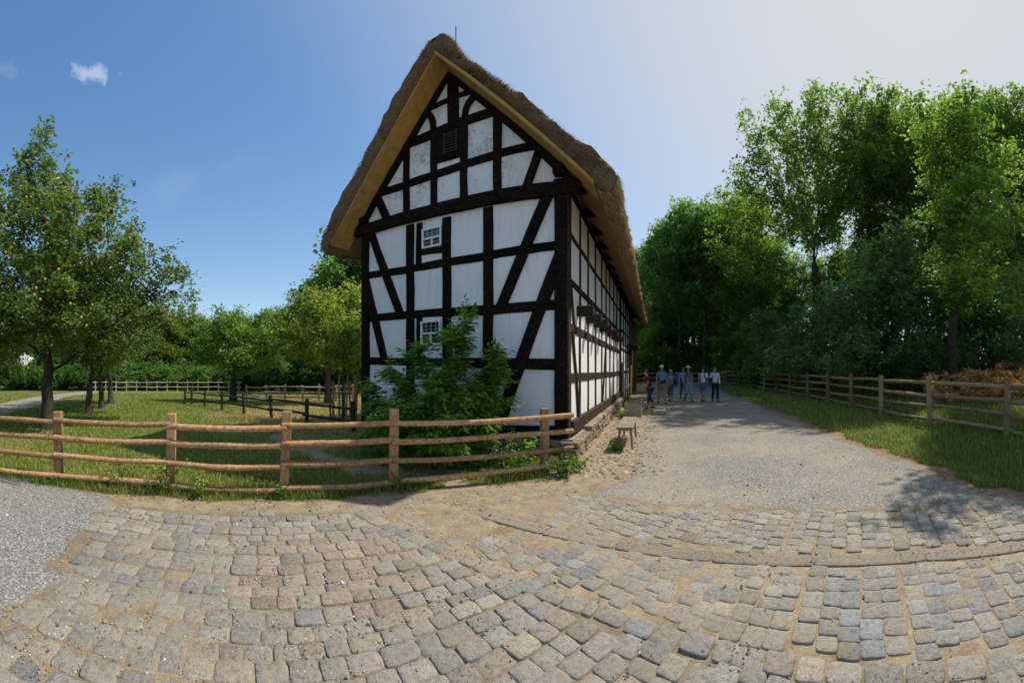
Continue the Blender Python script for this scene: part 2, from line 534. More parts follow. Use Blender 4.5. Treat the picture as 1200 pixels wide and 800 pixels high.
def build_ground():
    rr = [0.0, 0.3]
    while rr[-1] < 900:
        rr.append(rr[-1] * (1.014 if rr[-1] < 45 else 1.05))
    rr = np.array(rr[1:]); na = 560
    th = np.linspace(-math.pi, math.pi, na, endpoint=False)
    X = np.outer(rr, np.sin(th)).ravel(); Y = np.outer(rr, np.cos(th)).ravel()
    P = np.stack([X, Y], 1)
    g, v, d, red = regions(P); lg = regions.left
    z = gz(X, Y)
    near = 1 - smooth(9, 16, np.hypot(X, Y))
    z = z + near * (fnoise(P, 1.3, 5) * 0.03 * g + fnoise(P, 2.0, 6) * 0.014)
    ins = (sdist(P, TOPA[:1] + TOPA[1:]) > -0.05) & (sdist(P, TOPC) > 0) & (g < 0.3) & (v < 0.6)
    # joints: the sand lies below the crowns of the setts, and drifts over some of them
    fb = (sdist(P, RIGHTA) < 0)
    wear = np.where(fb, -0.0105, -0.0105) + fnoise(P, 0.8, 8) * np.where(fb, 0.018, 0.009) + fnoise(P, 5, 9) * 0.006
    # drifts: lower left of the old field, and the sandy triangle by the fence
    for (cx, cy, rad, h) in ((-2.2, 1.5, 0.8, 0.008), (-1.3, 1.3, 0.7, 0.006), (-1.15, 4.75, 1.0, 0.022), (-0.3, 4.35, 0.7, 0.016), (0.6, 4.9, 0.6, 0.008), (1.35, 2.75, 0.5, 0.010), (2.6, 1.3, 0.5, 0.009), (0.5, 3.5, 0.5, 0.01)):
        wear += h * np.exp(-((X - cx) ** 2 + (Y - cy) ** 2) / rad ** 2)
    wear = np.where(np.abs(sdist(P, KERB)) < 0.11, np.minimum(wear, -0.012), wear)
    z = np.where(ins, z * 0 + wear, z)
    z = z + np.where(ins, 0, 0.004)
    nr = len(rr)
    i = np.arange(nr - 1)[:, None]; k = np.arange(na)[None, :]; k2 = (k + 1) % na
    Fq = np.stack([(i * na + k), (i * na + k2), ((i + 1) * na + k2), ((i + 1) * na + k)], 2).reshape(-1, 4)[:, ::-1]
    Vv = np.stack([X, Y, z], 1)
    # the middle, under the photographer
    cover = np.stack([g, v, d], 1); jd = (~fb & ins).astype(float) * np.clip(1 - np.maximum(wear + 0.02, 0) / 0.02, 0, 1); soil_shade = np.stack([red, jd, lg], 1)  # jd darkens the joint sand: damp humus plus painted-in shade between setts
    fgr = g[Fq].mean(1); fgv = v[Fq].mean(1)
    fx = X[Fq].mean(1); fy = Y[Fq].mean(1)
    leftside = sdist(np.stack([fx, fy], 1), MEADOW) < 0.6
    which = np.where(fgr > 0.5, np.where(leftside, 0, 1), np.where(fgv > 0.45, np.where(fx < -2.0, 2, 3), 4))
    for kx, nm in enumerate(('meadow', 'grass_bank', 'gravel_path', 'gravel_road', 'sandy_ground')):
        f = Fq[which == kx]
        used, inv = np.unique(f, return_inverse=True)
        fv_ = inv.reshape(f.shape)
        Vs = Vv[used]; cs = cover[used]; so = soil_shade[used]
        if kx == 4:
            c = len(Vs); ring = np.searchsorted(used, np.arange(na))
            Vs = np.vstack([Vs, [[0, 0, -0.01]]]); cs = np.vstack([cs, [[0, 0, 0]]]); so = np.vstack([so, [[0, 0, 0]]])
            q = np.stack([ring, np.full(na, c), np.full(na, c), np.roll(ring, -1)], 1)
            me = bpy.data.meshes.new(nm)
            me.from_pydata(Vs.tolist(), [], fv_.tolist() + [(int(a), c, int(b)) for a, _, _, b in q])
            me.polygons.foreach_set('use_smooth', [True] * len(me.polygons)); me.update()
            for an, arr in (('cover', cs), ('soil_shade', so)):
                at = me.attributes.new(an, 'FLOAT_COLOR', 'POINT')
                at.data.foreach_set('color', np.concatenate([arr, np.ones((len(arr), 1))], 1).astype(np.float32).ravel())
            me.materials.append(M_GROUND)
        else:
            me = np_mesh(nm, Vs, fv_, M_GROUND, True, {'cover': cs, 'soil_shade': so})
        tag(link(nm, me), kind='structure')
build_ground()


# ------------------------------------------------------------------ setts: real stones with worn crowns
def stone_material(name):
    m = NT(name); co = m.coord('World')
    a = m.attr('tone')
    n1 = m.noise(co, 26, 6, 0.7); n2 = m.noise(co, 110, 4, 0.7); n3 = m.noise(co, 2.2, 4)
    col = m.mix(1.0, a.outputs['Color'], m.ramp(n1, [(0.25, (0.5, 0.48, 0.46)), (0.5, (1, 1, 1)), (0.76, (1.4, 1.36, 1.28))]), 'MULTIPLY')
    col = m.mix(m.math('MULTIPLY', m.ramp(n2, [(0.5, (0, 0, 0)), (0.7, (1, 1, 1))]), 0.6), col, (0.06, 0.055, 0.05))
    dust = m.ramp(m.math('ADD', m.math('MULTIPLY', n1, 0.5), m.math('MULTIPLY', n3, 0.6)), [(0.5, (0, 0, 0)), (0.72, (1, 1, 1))])
    col = m.mix(m.math('MULTIPLY', dust, 0.55), col, (0.34, 0.27, 0.18))
    m.color(col); m.b.inputs['Roughness'].default_value = 0.82; m.b.inputs['Specular IOR Level'].default_value = 0.25
    m.bump(m.math('ADD', n1, m.math('MULTIPLY', n2, 0.6)), 0.9, 0.016)
    return m.m
M_SETT = stone_material('sett_stone')


def stones(name, cent, half, ang, tone, top, K=20, inset=0.006, sq=8.0, dome=0.001, jit=0.075, tilt=0.018):
    """cent (n,2), half (n,2), ang (n,), tone (n,3), top (n,)"""
    n = len(cent)
    th = np.arange(K) / K * 2 * math.pi + math.pi / K
    c, s = np.cos(th), np.sin(th)
    rad = (np.abs(c) ** sq + np.abs(s) ** sq) ** (-1 / sq)
    base = np.stack([c * rad, s * rad], 1)[None]              # superellipse outline
    jt = 1 + rng.normal(0, jit * 0.5, (n, K, 1))
    jt = 0.5 * jt + 0.25 * np.roll(jt, 1, 1) + 0.25 * np.roll(jt, -1, 1)
    sk = rng.normal(0, jit * 0.8, (n, 1, 2))                      # trapezoid skew
    o = base * jt
    o = o + sk * o[:, :, ::-1] * o[:, :, :1] * 0.5
    ca, sa = np.cos(ang)[:, None], np.sin(ang)[:, None]
    tl = rng.normal(0, tilt, (n, 1, 2))                           # each stone lies a little askew
    def ring(shrink, z):
        p = o * np.maximum(half[:, None, :] - shrink, 0.01)
        zz = z[:, None] + (p * tl).sum(2)
        x = p[:, :, 0] * ca - p[:, :, 1] * sa + cent[:, None, 0]
        y = p[:, :, 0] * sa + p[:, :, 1] * ca + cent[:, None, 1]
        return np.stack([x, y, zz], 2)
    rn = rng.normal(0, 0.0012, (n, K))
    r0 = ring(-0.002, top * 0 - 0.05); r1 = ring(-0.001, top - 0.010); r2 = ring(inset * 0.3, top - 0.0035); r3 = ring(inset * 1.3, top)
    r3[:, :, 2] += rn
    r4 = ring(half.min(1)[:, None, None] * 0.62, top + dome); r4[:, :, 2] += rng.normal(0, 0.002, (n, K))
    mid = np.stack([cent[:, 0], cent[:, 1], top + dome], 1)[:, None]
    vs = np.concatenate([r0, r1, r2, r3, r4, mid], 1)            # n, 5K+1
    M = 5 * K + 1
    k = np.arange(K); k2 = (k + 1) % K
    fq = np.concatenate([np.stack([q * K + k, q * K + k2, (q + 1) * K + k2, (q + 1) * K + k], 1) for q in range(4)])
    ft = np.stack([4 * K + k, 4 * K + k2, np.full(K, 5 * K), np.full(K, 5 * K)], 1)
    off = (np.arange(n) * M)[:, None, None]
    quads = (fq[None] + off).reshape(-1, 4)
    tris = (ft[None, :, :3] + off).reshape(-1, 3)
    tris4 = np.concatenate([tris, tris[:, 2:3]], 1)
    V_ = vs.reshape(-1, 3)
    me = bpy.data.meshes.new(name)
    loops = np.concatenate([quads.ravel(), tris.ravel()]).astype(np.int32)
    starts = np.concatenate([np.arange(len(quads)) * 4, len(quads) * 4 + np.arange(len(tris)) * 3]).astype(np.int32)
    me.vertices.add(len(V_)); me.vertices.foreach_set('co', V_.astype(np.float32).ravel())
    me.loops.add(len(loops)); me.loops.foreach_set('vertex_index', loops)
    me.polygons.add(len(starts)); me.polygons.foreach_set('loop_start', starts)
    me.polygons.foreach_set('use_smooth', np.ones(len(starts), bool)); me.update(calc_edges=True)
    at = me.attributes.new('tone', 'FLOAT_COLOR', 'POINT')
    tn = np.repeat(np.concatenate([tone, np.ones((n, 1))], 1), M, 0).astype(np.float32)
    at.data.foreach_set('color', tn.ravel())
    me.materials.append(M_SETT)
    return me


def tones(P, blue=0.12, warm=0.1):
    n = len(P); k = rng.random(n)
    base = np.array([0.315, 0.29, 0.245]); b = np.array([0.255, 0.25, 0.24]); w = np.array([0.37, 0.325, 0.25]); red = np.array([0.37, 0.285, 0.23])
    t = np.repeat(base[None], n, 0)
    t[k < blue] = b; t[k > 1 - warm] = w
    pk = np.exp(-(((P[:, 0] + 1.55) / 0.75) ** 2 + ((P[:, 1] - 2.9) / 0.65) ** 2)) > rng.random(n) * 0.9 + 0.05
    t[pk] = red * 0.75 + t[pk] * 0.25
    return t * rng.normal(1, 0.10, (n, 1)).clip(0.7, 1.35) * rng.normal(1, 0.02, (n, 3))


E1 = np.array([0.785, 0.62]); E2 = np.array([0.62, -0.785])
ANG = math.atan2(E1[1], E1[0])


def rows(bmin, bmax, rowh, l0, l1, amin=-7, amax=7, shift=True):
    C = []; Hh = []
    b = bmin
    while b < bmax:
        h = rowh * random.uniform(0.88, 1.14)
        a = amin + random.random() * 0.3
        wob = random.uniform(0, 6)
        while a < amax:
            L = random.uniform(l0, l1)
            bb = b + h / 2 + 0.018 * math.sin(a * 1.3 + wob) + random.gauss(0, 0.004)
            C.append(E1 * (a + L / 2) + E2 * bb); Hh.append((L / 2 - 0.0025, h / 2 - 0.0025))
            a += L
        b += h
    return np.array(C), np.array(Hh)


def keep(C, H, m):
    return C[m], H[m]


def build_setts():
    # old field to the left with big stones
    C, H = rows(-6, 5, 0.152, 0.14, 0.225)
    j = rng.normal(0, 0.02, len(C))
    m = (sdist(C, GRAV_L) < -0.02 + j) & (sdist(C, RIGHTA) > 0.06) & (sdist(C, TOPA) > 0.0) & (C[:, 1] > -1.5)
    C, H = keep(C, H, m)
    t = tones(C, 0.08, 0.07); n = len(C)
    top = rng.normal(0.002, 0.003, n)
    me = stones('cobblestone_paving', C, H, ANG + rng.normal(0, 0.03, n), t, top, dome=0.0015)
    tag(link('cobblestone_paving', me), kind='structure')
    # border course of larger stones along the edge of that field
    P = np.array(RIGHTA); C = []; A = []; L_ = []
    for a, b in zip(P[:-1], P[1:]):
        d = b - a; L = np.hypot(*d); d = d / L; t0 = 0.0
        while t0 < L - 0.05:
            l = min(random.uniform(0.17, 0.24), L - t0)
            C.append(a + d * (t0 + l / 2)); A.append(math.atan2(d[1], d[0])); L_.append(l); t0 += l
    C = np.array(C); A = np.array(A); H = np.stack([np.array(L_) / 2 - 0.008, rng.uniform(0.075, 0.09, len(C))], 1)
    me = stones('cobblestone_border', C, H, A + rng.normal(0, 0.04, len(A)), tones(C, 0.15, 0.1), rng.normal(0.005, 0.004, len(C)))
    tag(link('cobblestone_border', me), kind='structure')
    # worn field to the right, smaller setts half under sand
    C, H = rows(-6.5, 6, 0.14, 0.13, 0.2)
    dk = np.abs(sdist(C, KERB))
    m = (sdist(C, RIGHTA) < -0.13) & (dk > 0.155) & (sdist(C, TOPC) > -0.05 + rng.normal(0, 0.12, len(C))) & (C[:, 1] > -1.5) & (sdist(C, MEADOW) > 0.45) & (roadS(C) < 0.35)
    C, H = keep(C, H, m); n = len(C)
    t = tones(C, 0.05, 0.08)
    # a run of blue-grey setts
    bl = np.abs(sdist(C, [(0.1, 3.95), (0.62, 3.05)])) < 0.12
    bl |= (np.abs(sdist(C, [(2.2, 1.95), (1.75, 1.2), (1.3, 1.5)])) < 0.1)
    bl |= (np.hypot(C[:, 0] - 2.5, C[:, 1] - 1.05) < 0.38) & (rng.random(n) < 0.3)
    t[bl] = np.array([0.265, 0.272, 0.272]) * rng.normal(1, 0.12, (bl.sum(), 1))
    me = stones('worn_cobblestone_paving', C, H, ANG + rng.normal(0, 0.035, n), t, rng.normal(0.002, 0.0025, n), dome=0.001)
    tag(link('worn_cobblestone_paving', me), kind='structure')
    # drainage course: long flat slabs
    P = np.array(KERB); C = []; A = []; L_ = []
    seg = np.hypot(*(P[1:] - P[:-1]).T); cum = np.concatenate([[0], np.cumsum(seg)])
    at_ = lambda s_: np.array([np.interp(s_, cum, P[:, 0]), np.interp(s_, cum, P[:, 1])])
    s_ = 0.4
    while s_ < cum[-1] - 0.6:
        l = random.uniform(0.75, 1.15); a, b = at_(s_), at_(s_ + l); C.append((a + b) / 2); A.append(math.atan2(*(b - a)[::-1])); L_.append(np.hypot(*(b - a))); s_ += l
    C = np.array(C); H = np.stack([np.array(L_) / 2 - 0.005, np.full(len(C), 0.098)], 1)
    t = np.array([[0.27, 0.225, 0.175]]) * rng.normal(1, 0.08, (len(C), 1))
    me = stones('stone_drain_course', C, H, np.array(A), t, rng.normal(0.004, 0.002, len(C)), K=28, sq=16, jit=0.015, dome=-0.006, tilt=0.002)
    tag(link('stone_drain_course', me), kind='structure')
    # rounded field stones between the house and the gravel
    C = []
    for _ in range(2600):
        v = random.uniform(-1.3, 14) if random.random() < .8 else random.uniform(-1.2, 4); a = abs(random.gauss(0, 0.75)) + 0.42
        if a > 1.75: continue
        p = HW(-a, v, 0)
        if all((p.x - q[0]) ** 2 + (p.y - q[1]) ** 2 > 0.0075 for q in C[-500:]): C.append((p.x, p.y))
    C = np.array(C); n = len(C)
    H = np.stack([rng.uniform(0.035, 0.075, n), rng.uniform(0.03, 0.055, n)], 1)
    t = np.array([[0.40, 0.32, 0.22]]) * rng.normal(1, 0.18, (n, 1)).clip(0.5, 1.5)
    t[rng.random(n) < 0.12] = (0.58, 0.5, 0.38)
    me = stones('pebble_paving', C, H, rng.uniform(0, 6.28, n), t, rng.normal(0.008, 0.006, n), K=10, sq=2.1, dome=0.009, inset=0.02, tilt=0.05)
    tag(link('pebble_paving', me), kind='structure')
build_setts()
# ------------------------------------------------------------------ the thatched timber-framed house
def plaster_mat(name, lo=(0.74, 0.735, 0.735), hi_=(0.84, 0.835, 0.835)):
    m = NT(name); co = m.coord('World')
    n1 = m.noise(co, 2.2, 5, 0.65); n2 = m.noise(co, 14, 5, 0.7); n3 = m.noise(co, 60, 3)
    st = m.n('ShaderNodeMapping'); st.inputs['Scale'].default_value = (9, 9, 0.9); m.l(co, st.inputs['Vector'])
    streak = m.noise(st.outputs[0], 1.4, 5, 0.7)
    base = m.mix(n1, lo, hi_)
    base = m.mix(m.math('MULTIPLY', m.ramp(streak, [(0.52, (0, 0, 0)), (0.72, (1, 1, 1))]), 0.42), base, (0.5, 0.49, 0.46))
    # blotches of algae high up in the gable
    sep = m.n('ShaderNodeSeparateXYZ'); m.l(co, sep.inputs[0])
    hi = m.ramp(m.math('DIVIDE', sep.outputs[2], 8.0), [(0.62, (0, 0, 0)), (0.72, (1, 1, 1)), (0.86, (1, 1, 1)), (0.93, (0.4, 0.4, 0.4))])
    bl = m.ramp(m.math('ADD', m.math('MULTIPLY', n1, 0.65), m.math('MULTIPLY', n2, 0.5)), [(0.56, (0, 0, 0)), (0.72, (1, 1, 1))])
    base = m.mix(m.math('MULTIPLY', m.math('MULTIPLY', bl, hi), 0.75), base, (0.28, 0.27, 0.235))
    low = m.ramp(sep.outputs[2], [(0.35, (1, 1, 1)), (1.1, (0, 0, 0))])
    base = m.mix(m.math('MULTIPLY', m.math('MULTIPLY', low, n2), 0.5), base, (0.45, 0.4, 0.33))
    m.color(base); m.b.inputs['Roughness'].default_value = 0.92
    m.bump(m.math('ADD', m.math('MULTIPLY', n1, 0.8), m.math('MULTIPLY', n3, 0.25)), 0.35, 0.02)
    return m.m

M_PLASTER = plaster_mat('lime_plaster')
M_PLASTER_SIDE = plaster_mat('sunlit_plaster', (0.84, 0.835, 0.82), (0.9, 0.895, 0.88))  # same plaster made whiter, sunlight on the long wall put into the colour
M_TIMBER = wood('black_oak', (0.006, 0.0045, 0.0035), (0.014, 0.010, 0.0075), (0.055, 0.042, 0.032), stretch=(11, 11, 11), rough=0.85, bump=0.9, spec=0.05, knots=False)
M_TIMBER_SUN = wood('weathered_sunlit_oak', (0.022, 0.016, 0.012), (0.05, 0.036, 0.026), (0.10, 0.074, 0.054), stretch=(7, 7, 7), rough=0.85, knots=False)  # browner copy of the gable oak: weathering, plus sunlight put into the colour
M_OCHRE = wood('ochre_board', (0.36, 0.205, 0.06), (0.52, 0.31, 0.095), (0.60, 0.38, 0.14), stretch=(3, 3, 3), rough=0.7, bump=0.2)
M_BROWNBOARD = wood('brown_board', (0.10, 0.06, 0.03), (0.18, 0.115, 0.06), (0.26, 0.17, 0.09), stretch=(14, 14, 1), knots=False)
M_WHITE = plain('white_paint', (0.78, 0.78, 0.76), 0.5, 0.06)
M_IRON = plain('black_iron', (0.02, 0.02, 0.022), 0.5, 0.3, metal=0.6)


def glass_mat():
    m = NT('window_glass'); m.b.inputs['Base Color'].default_value = (0.012, 0.016, 0.024, 1)
    m.b.inputs['Roughness'].default_value = 0.08; m.b.inputs['Specular IOR Level'].default_value = 0.6
    m.bump(m.noise(m.coord('World'), 6, 2), 0.06, 0.02)
    return m.m
M_GLASS = glass_mat()


def stone_wall_mat():
    m = NT('plinth_stone'); co = m.coord('World')
    mp = m.n('ShaderNodeMapping'); mp.inputs['Scale'].default_value = (3.2, 3.2, 7.5); m.l(co, mp.inputs['Vector'])
    vo = m.n('ShaderNodeTexVoronoi', feature='F1'); vo.inputs['Scale'].default_value = 1; m.l(mp.outputs[0], vo.inputs['Vector'])
    ve = m.n('ShaderNodeTexVoronoi', feature='DISTANCE_TO_EDGE'); ve.inputs['Scale'].default_value = 1; m.l(mp.outputs[0], ve.inputs['Vector'])
    s = m.n('ShaderNodeSeparateColor'); m.l(vo.outputs['Color'], s.inputs[0])
    n = m.noise(co, 16, 5, 0.7)
    c = m.ramp(s.outputs[0], [(0, (0.14, 0.10, 0.07)), (0.5, (0.26, 0.20, 0.14)), (1, (0.38, 0.32, 0.24))])
    c = m.mix(m.math('MULTIPLY', n, 0.5), c, (0.12, 0.09, 0.06))
    e = m.ramp(ve.outputs['Distance'], [(0.03, (0, 0, 0)), (0.1, (1, 1, 1))])
    c = m.mix(e, (0.10, 0.085, 0.065), c)
    m.color(c); m.bump(m.math('ADD', m.math('MULTIPLY', e, 0.7), m.math('MULTIPLY', n, 0.4)), 0.8, 0.03)
    return m.m
M_PLINTH = stone_wall_mat()
def block_mat():
    m = NT('plinth_block'); co = m.coord('World'); gi = m.n('ShaderNodeNewGeometry'); n = m.noise(co, 14, 6, 0.7)
    c = m.ramp(gi.outputs['Random Per Island'], [(0, (0.20, 0.145, 0.095)), (0.5, (0.33, 0.255, 0.175)), (1, (0.45, 0.37, 0.27))])
    c = m.mix(m.math('MULTIPLY', n, 0.6), c, (0.13, 0.10, 0.07)); m.color(c); m.bump(n, 0.8, 0.02); return m.m
M_BLOCK_ = block_mat()


def thatch_mat():
    m = NT('thatch'); co = m.coord('World')
    # straw runs down the slope: stretch in the slope direction with house coordinates from UVless attributes
    a = m.attr('lie'); mp = m.n('ShaderNodeMapping'); mp.inputs['Scale'].default_value = (2.2, 30, 1); m.l(a.outputs['Color'], mp.inputs['Vector'])
    n1 = m.noise(mp.outputs[0], 3.0, 6, 0.7, 0.2); n2 = m.noise(co, 3.5, 5, 0.65); n3 = m.noise(co, 24, 5, 0.75); n4 = m.noise(co, 70, 3, 0.8)
    c = m.ramp(n1, [(0.28, (0.12, 0.075, 0.04)), (0.48, (0.36, 0.23, 0.12)), (0.66, (0.62, 0.43, 0.24))])
    c = m.mix(m.math('MULTIPLY', m.ramp(n4, [(0.42, (0, 0, 0)), (0.6, (1, 1, 1))]), 0.75), c, (0.055, 0.036, 0.02)); c = m.mix(m.math('MULTIPLY', m.ramp(n3, [(0.52, (0, 0, 0)), (0.7, (1, 1, 1))]), 0.5), c, (0.07, 0.05, 0.03))
    geo = m.n('ShaderNodeNewGeometry'); sp = m.n('ShaderNodeSeparateXYZ'); m.l(geo.outputs['Normal'], sp.inputs[0])
    moss = m.ramp(m.math('ADD', m.math('ADD', m.math('MULTIPLY', n2, 0.6), m.math('MULTIPLY', n3, 0.5)), m.math('MULTIPLY', sp.outputs[2], 0.22)), [(0.60, (0, 0, 0)), (0.74, (1, 1, 1))])
    c = m.mix(m.math('MULTIPLY', moss, 0.55), c, m.mix(n3, (0.045, 0.05, 0.018), (0.10, 0.105, 0.045)))
    m.color(c); m.b.inputs['Roughness'].default_value = 0.95; m.b.inputs['Specular IOR Level'].default_value = 0.1
    m.bump(m.math('ADD', m.math('ADD', n1, m.math('MULTIPLY', n3, 0.7)), m.math('MULTIPLY', n4, 0.5)), 1.0, 0.035)
    return m.m
M_THATCH = thatch_mat()


def straw_mat():
    m = NT('straw'); gi = m.n('ShaderNodeNewGeometry')
    c = m.ramp(gi.outputs['Random Per Island'], [(0, (0.10, 0.062, 0.034)), (0.4, (0.30, 0.19, 0.095)), (0.8, (0.48, 0.33, 0.17)), (1, (0.66, 0.49, 0.28))])
    m.color(c); m.b.inputs['Roughness'].default_value = 0.8
    return m.m
M_STRAW = straw_mat()

house = tag(empty('timber_framed_house', tuple(P1)), 'tall white house with black timber framing and thatched roof beside the gravel road', 'house')
H0 = Matrix.Translation(-P1)
LEN = 20.0
_d = [0.0]


def hpart(mb, name, mat, parent=None):
    o = mb.build(name, mat)
    o.data.transform(H0)
    o.parent = parent or house
    return o


def wallpoint(face, a, z, out):
    """face 'g': gable (a = s), face 's': long side (a = v); out = metres proud of the plaster"""
    return HW(a, -out, z) if face == 'g' else HW(-out, a, z)


def timber(name, face, p0, p1, w, mat, out=0.03, parent=None, w1=None, bow=0.0, nseg=9, rough=0.10):
    """hand-hewn timber let into the wall from (a,z) to (a,z); wavers along its length"""
    _d[0] += 0.0007
    if _d[0] > 0.016: _d[0] = 0.0
    out = out + _d[0] * (1 if face == 'g' else 0.5)
    (a0, z0), (a1, z1) = p0, p1
    d = Vector((a1 - a0, z1 - z0)); L = d.length; d /= L; nrm = Vector((-d.y, d.x))
    vs = []; fs = []
    w1 = w1 or w; sd_ = random.uniform(0, 100)
    for i in range(nseg + 1):
        t = i / nseg
        wd = w + (w1 - w) * t
        c = Vector((a0, z0)) + d * (L * t) + nrm * (bow * math.sin(math.pi * t) + mnoise.noise(Vector((t * L * 0.9, sd_, 0))) * 0.018)
        e0 = wd / 2 * (1 + rough * mnoise.noise(Vector((t * L * 2.1, sd_, 5)))); e1 = wd / 2 * (1 + rough * mnoise.noise(Vector((t * L * 2.1, sd_, 9))))
        o_ = out + 0.006 * mnoise.noise(Vector((t * L * 2, sd_, 13)))
        b = 0.012
        for k, oo in ((-e0, -0.02), (-e0, o_ - b), (-e0 + b, o_), (e1 - b, o_), (e1, o_ - b), (e1, -0.02)):
            q = c + nrm * k
            vs.append(wallpoint(face, q.x, q.y, oo))
    for i in range(nseg):
        for k in range(5):
            fs.append((i * 6 + k, i * 6 + k + 1, (i + 1) * 6 + k + 1, (i + 1) * 6 + k))
    fs.append(tuple(range(6))); fs.append(tuple(nseg * 6 + k for k in range(5, -1, -1)))
    mb = MB(); mb.add(vs, fs)
    o = hpart(mb, name, mat, parent)
    import bmesh
    bm = bmesh.new(); bm.from_mesh(o.data); bmesh.ops.recalc_face_normals(bm, faces=bm.faces[:]); bm.to_mesh(o.data); bm.free()
    return o


APEX_S, APEX_Z = GW / 2, gab(531, 82)[1]
TIE_Z = 5.05
EAVE_Z = 5.1


def roof_under(s):
    """height of the underside of the rafters over the gable"""
    return APEX_Z - abs(s - APEX_S) * (APEX_Z - 5.28) / (GW / 2)


# gable wall: a solid pentagon of plaster, a hair irregular
mb = MB()
ns, nz_ = 30, 44
def gz_top(s): return roof_under(s)
vs = []; fs = []
for i in range(ns + 1):
    s = 0.02 + (GW - 0.04) * i / ns
    for j in range(nz_ + 1):
        z = 0.1 + (gz_top(s) - 0.1) * j / nz_
        b = 0.02 * mnoise.noise(Vector((s * 1.6, z * 1.6, 3))) + 0.005 * mnoise.noise(Vector((s * 6, z * 6, 3)))
        vs.append(HW(s, -0.002 + b, z))
for i in range(ns):
    for j in range(nz_):
        a = i * (nz_ + 1) + j
        fs.append((a, a + 1, a + nz_ + 2, a + nz_ + 1))
mb.add(vs, fs, True)
# back side and reveal so that the wall has a body
b0 = [HW(0.02, 0.2, 0.1), HW(GW - 0.02, 0.2, 0.1), HW(GW - 0.02, 0.2, gz_top(GW)), HW(APEX_S, 0.2, APEX_Z), HW(0.02, 0.2, gz_top(0))]
mb.add(b0, [(0, 1, 2, 3, 4)])
hpart(mb, 'gable_wall', M_PLASTER)
# long side walls and back gable
mb = MB()
vs = []; fs = []; nv, nz2 = 80, 20
for i in range(nv + 1):
    v = 0.02 + (LEN - 0.04) * i / nv
    for j in range(nz2 + 1):
        z = 0.1 + 5.2 * j / nz2
        vs.append(HW(0.002 - 0.006 * mnoise.noise(Vector((v * 1.2, z * 1.2, 8))), v, z))
for i in range(nv):
    for j in range(nz2):
        a = i * (nz2 + 1) + j
        fs.append((a, a + nz2 + 1, a + nz2 + 2, a + 1))
mb.add(vs, fs, True)
hpart(mb, 'side_wall', M_PLASTER_SIDE)
mb = MB()
mb.add([HW(GW - 0.01, 0.02, 0.1), HW(GW - 0.01, LEN, 0.1), HW(GW - 0.01, LEN, 5.3), HW(GW - 0.01, 0.02, 5.3)], [(0, 1, 2, 3)])
mb.add([HW(0.01, LEN, 0.1), HW(GW - 0.01, LEN, 0.1), HW(GW - 0.01, LEN, 5.28), HW(APEX_S, LEN, APEX_Z), HW(0.01, LEN, 5.28)], [(0, 1, 2, 3, 4)])
hpart(mb, 'rear_wall', M_PLASTER)

# --- gable timbers, set out on the gable plane from measured points
G = gab
def gpx(px, y): return G(px, y)
def T(name, a, b, wpx, **k):
    p0, p1 = G(*a), G(*b)
    xm = (a[0] + b[0]) / 2
    r = DG / math.cos(PHI - (xm - 600) / F)
    # width: pixels across -> metres, allowing for the slant of the wall for upright pieces
    ang = PHI - (xm - 600) / F
    upright = abs(b[1] - a[1]) / math.hypot(*(Vector(b) - Vector(a)))
    wm = wpx / F * r / (upright * math.cos(ang) + (1 - upright))
    return timber(name, 'g', p0, p1, wm, M_TIMBER, **k)


# rails first (behind), posts over them, tie beam proud of all
for a, b, w in (((429, 323), (478, 316.2), 8), ((478, 316), (529, 306.5), 9), ((529, 306.5), (578, 298.5), 9.5), ((578, 298.5), (660, 287), 10.5),
                ((429, 373), (520, 366), 9), ((520, 366), (572, 363.5), 11), ((572, 363.5), (660, 356.5), 12),
                ((429, 423), (520, 424), 9), ((520, 424), (660, 427), 12.5), ((427, 492), (662, 508), 15)):
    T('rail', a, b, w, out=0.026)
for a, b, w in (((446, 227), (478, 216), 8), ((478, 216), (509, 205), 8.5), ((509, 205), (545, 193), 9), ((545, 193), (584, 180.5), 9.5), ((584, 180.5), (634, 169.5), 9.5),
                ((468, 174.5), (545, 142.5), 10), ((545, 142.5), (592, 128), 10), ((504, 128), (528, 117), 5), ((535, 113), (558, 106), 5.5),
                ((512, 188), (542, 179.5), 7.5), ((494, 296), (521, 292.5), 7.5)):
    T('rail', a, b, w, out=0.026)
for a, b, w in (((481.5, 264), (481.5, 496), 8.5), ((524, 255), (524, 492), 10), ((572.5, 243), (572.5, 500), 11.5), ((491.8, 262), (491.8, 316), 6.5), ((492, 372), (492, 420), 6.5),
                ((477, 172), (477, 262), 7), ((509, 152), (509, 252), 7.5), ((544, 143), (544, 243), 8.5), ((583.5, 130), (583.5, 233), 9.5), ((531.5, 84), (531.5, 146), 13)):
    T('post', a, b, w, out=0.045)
for a, b, w, bow in (((435.5, 273), (470, 370), 7.5, 0), ((429.5, 327), (452, 424), 7, 0), ((643, 228), (587, 361), 12, 0), ((657, 300), (588, 492), 13.5, 0.03),
                     ((443, 230), (455, 260), 7.5, 0), ((634, 173), (617, 222), 9.5, 0)):
    T('brace', a, b, w, out=0.060, bow=bow)
T('brace', (560, 111), (544.5, 141), 7, out=0.06, bow=0.09)
T('brace', (502, 133), (508, 156), 6, out=0.06, bow=-0.06)
